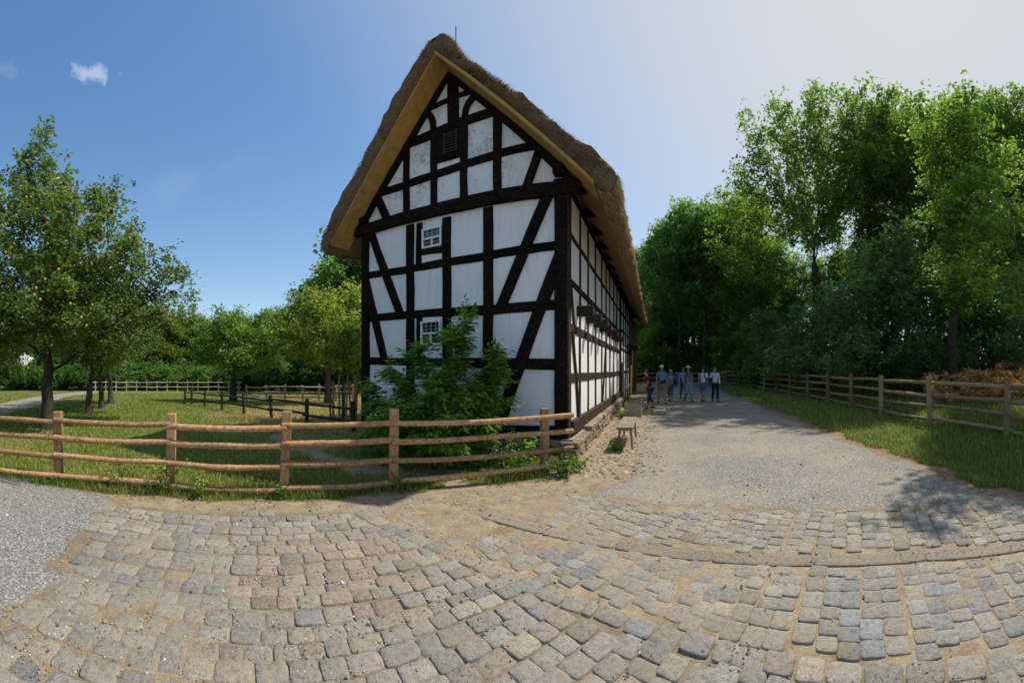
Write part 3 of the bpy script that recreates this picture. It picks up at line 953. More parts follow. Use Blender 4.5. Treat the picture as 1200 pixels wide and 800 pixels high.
# corner posts and tie beam
cp = MB()
timber('corner_post', 'g', (0.115, 0.03), (0.115, 5.2), 0.235, M_TIMBER, out=0.075)
timber('corner_post', 's', (0.06, 0.03), (0.06, 5.2), 0.24, M_TIMBER_SUN, out=0.03)
timber('corner_post', 'g', (GW - 0.10, 0.03), (GW - 0.10, 5.2), 0.22, M_TIMBER, out=0.075)
timber('tie_beam', 'g', G(419, 273.5), (-0.26, G(663, 222)[1]), 0.255, M_TIMBER, out=0.105, rough=0.06, nseg=20)
mb = MB(); mb.bbox(HW(0.13, -0.08, 5.36), (0.24, 0.2, 0.2), Matrix.Rotation(math.atan2(U.y, U.x), 3, 'Z'), 0.02)
hpart(mb, 'plate_end', M_TIMBER); mb = MB()
mb.bbox(HW(GW - 0.1, -0.08, 5.33), (0.2, 0.2, 0.16), Matrix.Rotation(math.atan2(U.y, U.x), 3, 'Z'), 0.02)
hpart(mb, 'plate_end', M_TIMBER)
for sg in (-1, 1):
    s0 = APEX_S + sg * 0.03; s1 = APEX_S + sg * (GW / 2 + 0.12)
    timber('rafter', 'g', (s0, roof_under(s0) - 0.05), (s1, roof_under(s1) - 0.03), 0.15, M_TIMBER, out=0.085)
# --- gable openings
def small_window(x0, x1, y0l, y1l, name='window', rows_=2):
    (s0, z1), (s1, _) = G(x1, y0l), G(x0, y0l)
    z0 = G((x0 + x1) / 2, y1l)[1]
    w = s1 - s0; h = z1 - z0; cs = (s0 + s1) / 2; cz = (z0 + z1) / 2
    rot = Matrix.Rotation(math.atan2(U.y, U.x), 3, 'Z')
    fr = MB()
    t = 0.036
    for (c_s, c_z, ww, hh) in ((cs, z1 - t / 2, w, t), (cs, z0 + t / 2, w, t), (s0 + t / 2, cz, t, h - 2 * t), (s1 - t / 2, cz, t, h - 2 * t), (cs, cz - 0.01, w - 2 * t, 0.035)):
        fr.box(HW(c_s, -0.03, c_z), (ww, 0.07, hh), rot)
    fr.box(HW(cs - 0.005, -0.028, (cz + z0) / 2), (0.03, 0.062, (h / 2) - t), rot)
    win = hpart(fr, name, M_WHITE)
    pn = MB(); pn.box(HW(cs, -0.012, cz), (w - t, 0.012, h - t), rot)
    hpart(pn, 'pane', M_GLASS, win)
    mu = MB()
    for k in range(1, 4):
        mu.box(HW(s0 + w * k / 4, -0.022, (cz + z1) / 2 - 0.01), (0.004, 0.014, h / 2 - t), rot)
    for k in (1, 2):
        mu.box(HW(cs, -0.021, cz + (h / 2 - t) * k / 3), (w - 2 * t, 0.012, 0.004), rot)
    mu.box(HW(cs, -0.0205, cz - h * 0.22), (w - 2 * t, 0.011, 0.004), rot)
    hpart(mu, 'glazing_bar', M_WHITE, win)
small_window(496, 518.5, 264.5, 290)
small_window(494.5, 517.5, 375, 404)
# dark loft hatch with louvres
(s0, z1), (s1, _) = G(540, 150), G(513, 157); z0 = G(527, 183)[1]
rot = Matrix.Rotation(math.atan2(U.y, U.x), 3, 'Z')
mb = MB(); mb.box(HW((s0 + s1) / 2, -0.02, (z0 + z1) / 2), (s1 - s0, 0.05, z1 - z0), rot)
hatch = hpart(mb, 'loft_hatch', M_TIMBER)
mb = MB()
c_s, c_z = (s0 + s1) / 2 - 0.06, (z0 + z1) / 2
for k in range(7):
    mb.box(HW(c_s, -0.055, c_z - 0.18 + 0.06 * k), (0.26, 0.012, 0.05), rot @ Matrix.Rotation(R(35), 3, 'X'))
for q in (-0.15, 0.15): mb.box(HW(c_s + q, -0.057, c_z), (0.03, 0.03, 0.46), rot)
hpart(mb, 'louvre', plain('grey_louvre', (0.035, 0.035, 0.038), 0.7), hatch)

# --- long side timbers, weathered, with the sun on them put into a browner colour
SIDE_V = [1.12, 2.15, 3.3, 4.5, 5.45, 6.5, 7.75, 9.0, 10.2]
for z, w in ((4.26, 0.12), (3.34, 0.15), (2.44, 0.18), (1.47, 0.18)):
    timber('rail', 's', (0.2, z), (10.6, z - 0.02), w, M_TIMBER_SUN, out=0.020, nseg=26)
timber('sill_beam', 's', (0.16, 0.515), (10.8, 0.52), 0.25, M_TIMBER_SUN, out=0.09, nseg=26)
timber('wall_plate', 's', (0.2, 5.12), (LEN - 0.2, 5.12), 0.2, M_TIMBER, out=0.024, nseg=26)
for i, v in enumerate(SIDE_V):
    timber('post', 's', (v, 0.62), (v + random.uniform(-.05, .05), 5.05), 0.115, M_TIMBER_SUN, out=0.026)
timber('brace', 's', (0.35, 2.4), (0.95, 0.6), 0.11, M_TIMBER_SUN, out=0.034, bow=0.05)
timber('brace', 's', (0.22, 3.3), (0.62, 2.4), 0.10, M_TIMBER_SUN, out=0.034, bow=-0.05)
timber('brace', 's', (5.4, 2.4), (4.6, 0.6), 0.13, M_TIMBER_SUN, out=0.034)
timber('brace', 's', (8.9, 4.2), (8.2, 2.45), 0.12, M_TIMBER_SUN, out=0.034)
for i, v in enumerate([0.9, 2.0, 3.1, 4.2, 5.9, 7.2, 8.5]):
    mb = MB(); mb.bbox(HW(-0.17, v + random.uniform(-.04, .04), 2.86 - 0.02 * (i % 2)), (0.36 + 0.03 * (i % 3), 0.19, 0.21), Matrix.Rotation(math.atan2(U.y, U.x), 3, 'Z'), 0.02)
    hpart(mb, 'joist_end', M_TIMBER_SUN)
# far bay: a framed doorway, blue-white panels and brown boards at the end
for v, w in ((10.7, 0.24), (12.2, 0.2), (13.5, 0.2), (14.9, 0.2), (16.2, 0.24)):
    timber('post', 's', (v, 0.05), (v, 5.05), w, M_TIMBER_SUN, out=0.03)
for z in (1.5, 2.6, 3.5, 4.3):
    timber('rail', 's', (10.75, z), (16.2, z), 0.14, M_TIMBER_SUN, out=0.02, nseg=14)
mb = MB(); mb.box(HW(-0.05, 18.1, 2.5), (0.1, 3.7, 4.9), rot); hpart(mb, 'board_cladding', M_BROWNBOARD)
mb = MB(); mb.bbox(HW(-0.16, 19.9, 2.45), (0.22, 0.22, 4.9), rot, 0.02); hpart(mb, 'post', M_BROWNBOARD)
mb = MB(); mb.bbox(HW(-0.3, 16.3, 2.95), (0.6, 3.9, 0.16), rot, 0.02); hpart(mb, 'lean_to_beam', M_TIMBER_SUN)
mb = MB(); mb.box(HW(-0.02, 11.45, 1.0), (0.06, 1.2, 1.9), rot); hpart(mb, 'door', M_BROWNBOARD)
for i in range(17):
    v = 0.35 + i * 1.17
    mb = MB(); mb.bbox(HW(-0.28, v, 5.16), (0.62, 0.15, 0.17), rot, 0.015); hpart(mb, 'rafter_end', M_TIMBER)

# --- stone plinth: coursed rubble, every stone with its own corners
mb = MB()
def course(p0, dirv, out, length, zs, depth):
    z = zs[0]
    for z1 in zs[1:]:
        t = -random.uniform(0, .15)
        while t < length:
            l = random.uniform(0.2, 0.5); l = min(l, length - t)
            if l > 0.08:
                c = p0 + dirv * (t + l / 2) + out * random.uniform(-0.02, 0.025)
                rot_ = Matrix.Rotation(math.atan2(dirv.y, dirv.x) + random.gauss(0, .03), 3, 'Z')
                n0 = len(mb.v)
                mb.bbox(c + Vector((0, 0, (z + z1) / 2)), (l - 0.012, depth, z1 - z - 0.01), rot_, 0.022)
                for q in range(n0, len(mb.v)):
                    v_ = Vector(mb.v[q]); mb.v[q] = tuple(v_ + mnoise.noise_vector(v_ * 5) * 0.022)
            t += l
        z = z1
course(HW(-0.08, -0.2, 0), V, -U, 1.4, (-0.12, 0.06, 0.2, 0.31), 0.34)
course(HW(-0.07, 1.2, 0), V, -U, 3.1, (-0.12, 0.05, 0.16, 0.28, 0.41), 0.34)
course(HW(-0.05, 4.3, 0), V, -U, 6.4, (-0.12, 0.08, 0.24, 0.4), 0.34)
course(HW(0.12, -0.08, 0), U, -V, GW - 0.1, (-0.12, 0.06, 0.2, 0.33), 0.28)
mb.box(HW(-0.02, 5.2, 0.12), (0.22, 10.6, 0.44), Matrix.Rotation(math.atan2(U.y, U.x), 3, 'Z'))
hpart(mb, 'stone_plinth', M_BLOCK_)

# --- thatch
OV = 0.56
def rdz(x):
    'the right slope lies lower than the left'
    return -0.23 * float(smooth(0.25, 0.7, x)) * (1 - 0.5 * float(smooth(2.4, 3.45, x)))


def thatch_profile():
    """closed cross-section in (offset from the ridge in s, z), right half then mirrored; starts at the inner apex"""
    inner = [(0.0, APEX_Z + 0.03), (1.2, APEX_Z - 1.2), (2.3, APEX_Z - 2.36), (3.15, 4.80)]
    tip = [(3.22, 4.68), (3.36, 4.66), (3.47, 4.76), (3.54, 4.95)]
    outer = [(3.42, 5.14), (3.02, 5.57), (2.45, 6.15), (1.85, 6.73), (1.25, 7.30), (0.72, 7.80), (0.36, 8.13), (0.14, 8.31)]
    return inner, tip, outer
inner, tip, outer = thatch_profile()
right = inner + tip + outer
def densify(pl, step):
    out = []
    for a, b in zip(pl[:-1], pl[1:]):
        n = max(1, int(math.hypot(b[0] - a[0], b[1] - a[1]) / step))
        for i in range(n): out.append((a[0] + (b[0] - a[0]) * i / n, a[1] + (b[1] - a[1]) * i / n))
    out.append(pl[-1]); return out
rp = densify(right, 0.12)
ring = rp + [(-x, z) for x, z in reversed(rp)][:-1]
n_in = len(densify(inner, 0.12)); k_out = len(densify(inner + tip + outer[:1], 0.12)) - 1
mb = MB(); vs = []; fs = []
vv = [-OV + 0.0] + list(np.linspace(-OV + 0.05, 1.5, 18)) + list(np.linspace(1.62, LEN + 0.55, 150))
NR = len(ring)
lie = []
arc = [0.0]
for a, b in zip(ring[:-1], ring[1:]): arc.append(arc[-1] + math.hypot(b[0] - a[0], b[1] - a[1]))
for i, v in enumerate(vv):
    sag = -0.05 * math.sin(math.pi * min(max((v + OV) / (LEN + 1), 0), 1)) + 0.03 * mnoise.noise(Vector((v * 0.4, 1, 1)))
    for k, (x, z) in enumerate(ring):
        # the front swells out a little in the middle of the thatch's thickness
        q = HW(APEX_S - x, v, z + sag + (rdz(x) if x > 0 and k_out <= k < len(rp) else 0))
        amp = 0.075 if min(k, NR - k) > n_in - 2 else 0.012
        nn = mnoise.noise_vector(q * 2.1) * amp + mnoise.noise_vector(q * 7) * amp * 0.5 + mnoise.noise_vector(q * 15) * amp * 0.5
        vs.append(q + nn)
        lie.append((arc[min(k, NR - 1 - k)], v, 0 if k < NR / 2 else 3))
for i in range(len(vv) - 1):
    for k in range(NR):
        k2 = (k + 1) % NR
        fs.append((i * NR + k, (i + 1) * NR + k, (i + 1) * NR + k2, i * NR + k2))
mb.add(vs, fs, True)
# verge: the cut front and back of the thatch, a strip between inner line and outer line with a belly
def verge(i, dirv):
    half = len(rp)
    base = i * NR
    for sgn in (0, 1):
        idx = list(range(half)) if sgn == 0 else [0] + list(range(NR - 1, half - 1, -1)) + []
        if sgn == 1: idx = [0] + [NR - k for k in range(1, half - 1)] + [half - 1]
        ins = idx[:n_in]; outs = idx[n_in - 1:]
        L1, L2 = 90, 9
        def samp(ii, t):
            f = t * (len(ii) - 1); a = int(min(f, len(ii) - 2)); w_ = f - a
            return vs[base + ii[a]] * (1 - w_) + vs[base + ii[a + 1]] * w_
        pts = []
        for p in range(L1 + 1):
            t = p / L1
            A = samp(ins, t); B = samp(outs, 1 - t)
            for q in range(L2 + 1):
                w_ = q / L2
                P_ = A.lerp(B, w_)
                if 0 < q < L2:
                    P_ = P_ + V * dirv * 0.06 * math.sin(math.pi * w_) + mnoise.noise_vector(P_ * 6) * 0.03 + mnoise.noise_vector(P_ * 19) * 0.028
                pts.append(P_)
        ff = []
        for p in range(L1):
            for q in range(L2):
                a = p * (L2 + 1) + q
                f = (a, a + L2 + 1, a + L2 + 2, a + 1)
                ff.append(f if (sgn == 0) == (dirv < 0) else f[::-1])
        mb.add(pts, ff, True)
        for p in range(L1 + 1):
            for q in range(L2 + 1): lie.append((q * 0.12, p * 0.15, 7))
verge(0, -1); verge(len(vv) - 1, 1)
roof = hpart(mb, 'thatched_roof', M_THATCH)
import bmesh
bm = bmesh.new(); bm.from_mesh(roof.data); bmesh.ops.recalc_face_normals(bm, faces=bm.faces[:]); bm.to_mesh(roof.data); bm.free()
at = roof.data.attributes.new('lie', 'FLOAT_COLOR', 'POINT')
at.data.foreach_set('color', np.concatenate([np.array(lie), np.ones((len(lie), 1))], 1).astype(np.float32).ravel())


def straws(name, items, mat, parent):
    """thin flat straws; items: (root, tip, width)"""
    r0 = np.array([i[0] for i in items], float); r1 = np.array([i[1] for i in items], float); w = np.array([i[2] for i in items], float)[:, None]
    d = r1 - r0; side = np.cross(d, rng.normal(size=d.shape)); side /= np.linalg.norm(side, axis=1)[:, None] + 1e-9
    vs_ = np.stack([r0 - side * w, r0 + side * w, r1], 1).reshape(-1, 3) - np.array(P1)
    me = np_mesh(name, vs_, np.arange(len(vs_)).reshape(-1, 3), mat)
    o = link(name, me); o.parent = parent
    return o
it = []
frontv = -OV
# bristles on both outer slopes near the front, along the verge, the eaves and the ridge
ol = densify(outer + [], 0.02)
il = densify(tip, 0.02)
for _ in range(9000):
    sg = random.choice((-1, 1)); x, z = random.choice(ol)
    v = frontv + abs(random.gauss(0, 0.25)) if random.random() < .6 else frontv + random.uniform(0, 3)
    p = HW(APEX_S - sg * x, v, z + (rdz(x) if sg > 0 else 0))
    nrm = (U * (-sg) * 0.7 + Vector((0, 0, 0.7)))
    down = (U * (-sg) * 0.7 - Vector((0, 0, 0.7)))
    d = down * random.uniform(0.2, 1) + nrm * random.uniform(0.15, 0.8) + V * random.uniform(-0.7, 0.3)
    it.append((p - nrm * 0.04, p + d.normalized() * random.uniform(0.03, 0.10), random.uniform(0.003, 0.008)))
for _ in range(12000):     # cut ends along the verge
    sg = random.choice((-1, 1)); t = random.random(); w_ = random.random()
    k = t * 3.2
    xi = k; zi = APEX_Z - k * (APEX_Z - 4.8) / 3.15
    xo, zo = np.interp(t, np.linspace(0, 1, len(outer)), [q[0] for q in outer[::-1]]), np.interp(t, np.linspace(0, 1, len(outer)), [q[1] for q in outer[::-1]])
    if sg > 0: zo += rdz(xo)
    p = HW(APEX_S - sg * (xi + (xo - xi) * w_), frontv - 0.05 * math.sin(math.pi * w_), zi + (zo - zi) * w_)
    d = -V * random.uniform(0.3, 1) + Vector((0, 0, -random.uniform(0.1, 1.0))) - U * sg * random.uniform(0, 0.8)
    it.append((p + V * 0.03, p + d.normalized() * random.uniform(0.03, 0.09), random.uniform(0.003, 0.008)))
for _ in range(9000):     # eaves
    sg = 1 if random.random() < 0.75 else -1; x, z = random.choice(il)
    v = frontv + (random.random() ** 1.6) * (LEN + 0.9)
    p = HW(APEX_S - sg * (x - 0.03), v, z + 0.02)
    d = U * (-sg) * random.uniform(0.2, 1) + Vector((0, 0, -random.uniform(0.5, 1.2))) + V * random.uniform(-.4, .4)
    it.append((p, p + d.normalized() * random.uniform(0.06, 0.2), random.uniform(0.003, 0.008)))
straws('straw_edge', it, M_STRAW, roof)['kind'] = 'stuff'

# --- ochre soffit boards under the verge
for sg in (-1, 1):
    mb = MB(); vs = []
    L = 3.12
    n = 14
    for i in range(n + 1):
        k = L * i / n; z = APEX_Z - 0.005 - k * (APEX_Z - 4.80) / 3.15 - 0.055
        for v in (-OV - 0.035, 0.05):
            for dz in (0, 0.028): vs.append(HW(APEX_S - sg * (k + 0.004), v, z + dz + 0.004 * math.sin(i * 2.1)))
    fs = []
    for i in range(n):
        a = i * 4; b = a + 4
        fs += [(a, a + 2, b + 2, b), (a + 1, b + 1, b + 3, a + 3), (a, b, b + 1, a + 1), (a + 2, a + 3, b + 3, b + 2)]
    fs += [(0, 1, 3, 2), (n * 4, n * 4 + 2, n * 4 + 3, n * 4 + 1)]
    mb.add(vs, fs); hpart(mb, 'soffit_board', M_OCHRE)
    if sg < 0: continue
    mb = MB(); vs = []
    for i in range(n + 1):
        k = L * i / n; z = APEX_Z - 0.005 - k * (APEX_Z - 4.80) / 3.15 - 0.062
        for v in (-OV - 0.062, -OV - 0.038):
            for dz in (0.0, 0.08): vs.append(HW(APEX_S - sg * (k + 0.004), v, z + dz + 0.004 * math.sin(i * 2.1)))
    mb.add(vs, fs); hpart(mb, 'barge_board', M_OCHRE)
# lightning rod on the ridge and the iron bracket at the far corner
mb = MB(); p = HW(APEX_S - 0.2, -0.1, 8.1); mb.tube([p, p + Vector((0, 0, 0.66))], 0.012, 6); hpart(mb, 'lightning_rod', M_IRON)
mb = MB(); a = HW(GW, -0.05, 4.42); b = a + U * 0.62 + V * -0.1 + Vector((0, 0, 0.16))
mb.tube([a, b], 0.018, 6); mb.tube([b, b + Vector((0.02, 0, -0.1)), b + U * -0.12 + Vector((0, 0, -0.35)), b + U * -0.3 + Vector((0, 0, -0.62)), a - Vector((0, 0, 0.6))], 0.008, 5)
hpart(mb, 'wire_bracket', M_IRON)
# ------------------------------------------------------------------ fences
M_PEELED = wood('peeled_larch', (0.22, 0.12, 0.055), (0.50, 0.295, 0.15), (0.68, 0.47, 0.28), stretch=(10, 10, 10), bump=0.5)
M_PEELED_POST = wood('sawn_post', (0.28, 0.155, 0.07), (0.50, 0.30, 0.15), (0.62, 0.41, 0.23), stretch=(22, 22, 2), bump=0.4)
M_WEATHERED = wood('weathered_rail', (0.16, 0.12, 0.065), (0.34, 0.255, 0.14), (0.5, 0.39, 0.235), stretch=(9, 9, 9), bump=0.5)
M_TARRED = wood('tarred_rail', (0.022, 0.018, 0.014), (0.055, 0.045, 0.035), (0.11, 0.09, 0.07), stretch=(12, 12, 12), bump=0.4)
M_PALE = wood('pale_rail', (0.28, 0.23, 0.17), (0.48, 0.41, 0.31), (0.6, 0.52, 0.41), stretch=(12, 12, 12), bump=0.3)


def log(a, b, r0, r1, mat, parent, name='rail', bow=0.02, n=14, sides=10, rough=0.05):
    a = Vector(a); b = Vector(b); sd_ = random.uniform(0, 99)
    pts = []; rs = []
    side = (b - a).cross(Vector((0, 0, 1))).normalized()
    bz = random.uniform(-bow, bow); by = random.uniform(-bow, bow)
    for i in range(n + 1):
        t = i / n; k = math.sin(math.pi * t)
        w = mnoise.noise_vector(Vector((t * 2.2, sd_, 0))) * 0.012
        pts.append(a.lerp(b, t) + Vector((0, 0, bz * k)) + side * (by * k) + w)
        rs.append((r0 + (r1 - r0) * t) * (1 + 0.12 * mnoise.noise(Vector((t * 5, sd_, 4)))))
    mb = MB(); mb.tube(pts, rs, sides, rough=rough)
    return mb.build(name, mat, parent)


def fence(name, label, posts, heights, zr, rr, pr, mat, pmat, group=None, square=True, offs=0.06, span=None, lean=0.03, ends=(0.25, 0.25), side=1, sides=9, embed=0.25, overl=0.12):
    """posts: ground points (x, y); zr: rail heights above ground; pr: post half width"""
    P = [Vector((x, y, gz1(x, y))) for x, y in posts]
    root = empty(name, tuple(P[0])); tag(root, label, 'fence', group)
    o = P[0]
    for i, p in enumerate(P):
        d = (P[min(i + 1, len(P) - 1)] - P[max(i - 1, 0)]); d.z = 0; d.normalize()
        rot = Matrix.Rotation(math.atan2(d.y, d.x), 3, 'Z') @ Matrix.Rotation(random.gauss(0, lean), 3, 'X') @ Matrix.Rotation(random.gauss(0, lean * .6), 3, 'Y')
        h = heights[i] if hasattr(heights, '__len__') else heights * random.uniform(0.97, 1.05)
        mb = MB()
        if square:
            mb.bbox(p - o + rot @ Vector((0, 0, (h - embed) / 2)), (pr * 2, pr * 1.7, h + embed), rot, 0.012)
        else:
            q = p - o
            mb.tube([q - Vector((0, 0, embed)), q + rot @ Vector((0, 0, h * .5)), q + rot @ Vector((0, 0, h))], [pr * 1.05, pr, pr * 0.95], 9, rough=0.06)
        mb.build('post', pmat, root)
    for i in range(len(P) - 1):
        a, b = P[i], P[i + 1]; d = (b - a); d.z = 0; d.normalize()
        nrm = Vector((d.y, -d.x, 0)) * side * offs
        e0 = ends[0] if i == 0 else overl; e1 = ends[1] if i == len(P) - 2 else overl
        for k, z in enumerate(zr):
            za = z + random.gauss(0, 0.012); zb = z + random.gauss(0, 0.012)
            # rails overlap at the posts, one a little above the other
            sl_ = 0.02 if i % 2 else -0.02
            log(a - o + nrm - d * e0 + Vector((0, 0, za + sl_ * 0.5)), b - o + nrm + d * e1 + Vector((0, 0, zb + sl_ * 0.5)),
                rr * random.uniform(0.9, 1.12), rr * random.uniform(0.9, 1.12), mat, root, sides=sides)
    return root

fence('rail_fence', 'orange brown peeled log fence with four rails curving along the orchard to the house corner',
      [(-8.55, -1.33), (-7.42, -0.18), (-6.3, 0.97), (-5.16, 2.12), (-4.03, 3.27), (-2.81, 4.16), (-1.61, 5.05), (0.51, 6.02)], 1.05,
      (0.12, 0.405, 0.66, 0.905), 0.0405, 0.062, M_PEELED, M_PEELED_POST, ends=(0.2, 0.48), offs=0.085, overl=0.03)
rp_ = []
dx, dy = 0.386, 0.9225
base = Vector((7.37, 2.14, 0))
pts = [(6.45, -0.1), (7.37, 2.14), (8.36, 4.37), (9.38, 6.55), (10.28, 8.45), (11.2, 10.4), (12.1, 12.5), (13.0, 14.7), (13.9, 16.9), (14.7, 19.1), (15.4, 21.4), (16.0, 23.8), (16.4, 26.2), (16.6, 28.7)]
fence('rail_fence', 'weathered grey brown four rail fence on the grass bank right of the road', pts, 1.17,
      (0.16, 0.46, 0.76, 1.05), 0.048, 0.058, M_WEATHERED, M_WEATHERED, square=True, side=-1, offs=-0.09, lean=0.03, overl=0.05)
fence('low_fence', 'low black two rail fence crossing the orchard grass towards the house', [(-15.5, 13.6), (-14.6, 13.25), (-13.0, 12.6), (-11.2, 11.9), (-9.4, 11.2), (-7.6, 10.5), (-5.8, 9.8), (-4.0, 9.15)], 0.78,
      (0.3, 0.62), 0.035, 0.05, M_TARRED, M_TARRED, offs=0.05, ends=(0.05, 0.1))
fence('low_fence', 'pale grey three rail fence on dry grass beyond the young staked tree', [pol(x, 22.5) for x in (289, 312, 334, 355, 374)] + [pol(394, 22.3), pol(414, 22.0)], 0.98,
      (0.25, 0.55, 0.85), 0.045, 0.055, M_PALE, M_PALE, ends=(0.1, 0.1))
fence('field_fence', 'long far pale rail fence along the hedge at the back of the orchard', [pol(x, 41) for x in range(112, 292, 12)], 1.1,
      (0.45, 0.95), 0.05, 0.06, M_PALE, M_PALE, ends=(0.3, 0.3), sides=6)
fence('field_fence', 'brown rail fence across the end of the road behind the walkers', [pol(x, 30.5) for x in (742, 758, 775, 793, 811, 829, 846)], 1.15,
      (0.35, 0.7, 1.05), 0.05, 0.06, M_WEATHERED, M_WEATHERED, ends=(0.3, 0.3), sides=6)
fence('bank_fence', 'short dark rail fence half hidden by bushes high on the right bank', [pol(1070, 15.5), pol(1096, 15.6), pol(1135, 15.7), pol(1168, 15.8), pol(1205, 16)], 1.1,
      (0.4, 0.75, 1.05), 0.05, 0.06, M_WEATHERED, M_WEATHERED, ends=(0.2, 0.2), sides=7)

# palisade round the young tree
gx, gy = pol(402, 12.2); g0 = gz1(gx, gy)
gd = tag(empty('tree_guard', (gx, gy, g0)), 'ring of upright wooden stakes guarding the slim young tree', 'tree guard')
for k in range(13):
    a = k / 13 * 2 * math.pi + random.uniform(-.08, .08); rr_ = 0.42
    b = Vector((math.cos(a) * rr_, math.sin(a) * rr_, -0.1)); t = Vector((math.cos(a) * (rr_ + random.uniform(-.05, .06)), math.sin(a) * (rr_ + random.uniform(-.05, .06)), random.uniform(1.15, 1.5)))
    log(b, t, 0.032, 0.028, M_WEATHERED if k % 3 else M_PEELED, gd, 'stake', 0.02, 6, 7)
mb = MB(); mb.tube([(math.cos(a) * 0.46, math.sin(a) * 0.46, 0.85) for a in np.linspace(0, 2 * math.pi, 25)], 0.008, 5); mb.build('wire_hoop', M_IRON, gd)

# ------------------------------------------------------------------ bench, stones, sign, drain
M_BENCH = wood('grey_bench_wood', (0.16, 0.13, 0.10), (0.30, 0.25, 0.19), (0.42, 0.37, 0.30), stretch=(14, 1.5, 14), knots=False)
def at_wall(v, s): p = HW(-s, v, 0); return (p.x, p.y, gz1(p.x, p.y))
VA = math.atan2(V.y, V.x)
bn = tag(empty('bench', at_wall(1.5, 1.02), VA - math.pi / 2), 'simple grey plank bench on four splayed legs beside the house plinth', 'bench')
mb = MB(); mb.bbox((0, 0, 0.455), (0.34, 1.75, 0.05), None, 0.012); mb.build('seat', M_BENCH, bn)
mb = MB(); mb.bbox((0, 0, 0.41), (0.25, 1.5, 0.035), None, 0.008); mb.build('apron', M_BENCH, bn)
for sx_ in (-1, 1):
    for sy in (-1, 1):
        mb = MB(); mb.tube([(sx_ * 0.11, sy * 0.66, 0.43), (sx_ * 0.15, sy * 0.72, -0.02)], [0.026, 0.022], 8); mb.build('leg', M_BENCH, bn)

def rough_block(name, label, cat, loc, rz, size, mat, amp=0.02, hollow=False):
    import bmesh
    bm = bmesh.new(); bmesh.ops.create_cube(bm, size=1)
    for v in bm.verts: v.co = Vector((v.co.x * size[0], v.co.y * size[1], (v.co.z + .5) * size[2]))
    if hollow:
        top = max(bm.faces, key=lambda f: f.calc_center_median().z)
        r = bmesh.ops.inset_region(bm, faces=[top], thickness=0.1)
        bmesh.ops.translate(bm, verts=top.verts[:], vec=(0, 0, -size[2] * 0.35))
    bmesh.ops.bevel(bm, geom=bm.edges[:], offset=0.02, segments=2, affect='EDGES')
    bmesh.ops.subdivide_edges(bm, edges=bm.edges[:], cuts=3, use_grid_fill=True)
    for v in bm.verts: v.co += mnoise.noise_vector(v.co * 3 + Vector(loc)) * amp
    me = bpy.data.meshes.new(name); bm.to_mesh(me); bm.free()
    o = link(name, me, mat); o.location = loc; o.rotation_euler = (0, 0, rz)
    return tag(o, label, cat)
M_BLOCK = plain('sandstone', (0.34, 0.28, 0.20), 0.9, 0.35, 9, bump=0.6)
rough_block('stone_trough', 'square sandstone trough against the house wall beyond the bench', 'trough', at_wall(6.6, 0.85), VA, (0.95, 0.6, 0.45), M_BLOCK, 0.02, True)
rough_block('stone_step', 'low flat stone slab lying on the ground beyond the trough', 'stone step', at_wall(7.0, 1.75), VA + .1, (0.75, 0.5, 0.16), M_BLOCK)

sp_ = Vector((*pol(735.5, 17.2), 0)); sp_.z = gz1(sp_.x, sp_.y)
sg_ = tag(empty('information_sign', tuple(sp_), R(-25)), 'small sloping white information panel on a wooden post by the house wall', 'sign')
mb = MB(); mb.bbox((0, 0, 0.38), (0.07, 0.07, 0.8), None, 0.01); mb.build('post', M_BROWNBOARD, sg_)
rt_ = Matrix.Rotation(R(-38), 3, 'Y')
mb = MB(); mb.bbox((0, 0, 0.84), (0.42, 0.5, 0.025), rt_, 0.006); bd = mb.build('panel', M_WHITE, sg_)
mb = MB()
for k in range(7): mb.box(rt_ @ Vector((0.12 - 0.035 * k, 0.03 * (k % 2) - 0.02, 0.0155)) + Vector((0, 0, 0.84)), (0.012, 0.36 - 0.06 * (k % 2), 0.002), rt_)
mb.build('faded_text_lines', plain('faded_ink', (0.35, 0.35, 0.36), 0.6), bd)

dx_, dy_ = pol(12, 5.75)
dg = tag(empty('drain_grate', (dx_, dy_, 0.012), R(35)), 'grey metal drain grating let into the gravel at the fence foot', 'drain grate')
mb = MB()
for yy in (-0.19, 0.19): mb.box((0, yy, 0), (0.62, 0.03, 0.03))
for xx in (-0.305, 0.305): mb.box((xx, 0, 0), (0.03, 0.352, 0.028))
M_STEEL = plain('galvanised_steel', (0.32, 0.33, 0.34), 0.5, 0.2, metal=0.5)
mb.build('frame', M_STEEL, dg)
mb = MB()
for k in range(5): mb.bbox((0, -0.14 + 0.07 * k, 0.002), (0.58, 0.028, 0.02), None, 0.004)
mb.build('bars', M_STEEL, dg)
mb = MB(); mb.box((0, 0, -0.012), (0.6, 0.36, 0.008)); mb.build('pit_shade', plain('drain_dark', (0.012, 0.012, 0.012)), dg)  # flat black plate standing in for the shade below the bars


# ------------------------------------------------------------------ trees: limbs grown towards light by space colonisation
def bark_mat(name, c1, c2):
    m = NT(name); co = m.coord('Object', (6, 6, 1.3)); n = m.noise(co, 3.5, 6, 0.7, 0.6); n2 = m.noise(m.coord('Object'), 1.6, 3)
    c = m.ramp(n, [(0.3, c1), (0.7, c2)]); c = m.mix(m.math('MULTIPLY', m.ramp(n2, [(0.5, (0, 0, 0)), (0.7, (1, 1, 1))]), 0.4), c, (0.09, 0.10, 0.05))
    m.color(c); m.bump(n, 0.9, 0.03); return m.m
M_BARK = bark_mat('bark', (0.035, 0.028, 0.022), (0.12, 0.098, 0.078))
M_BARK_D = bark_mat('dark_bark', (0.02, 0.017, 0.014), (0.07, 0.058, 0.046))


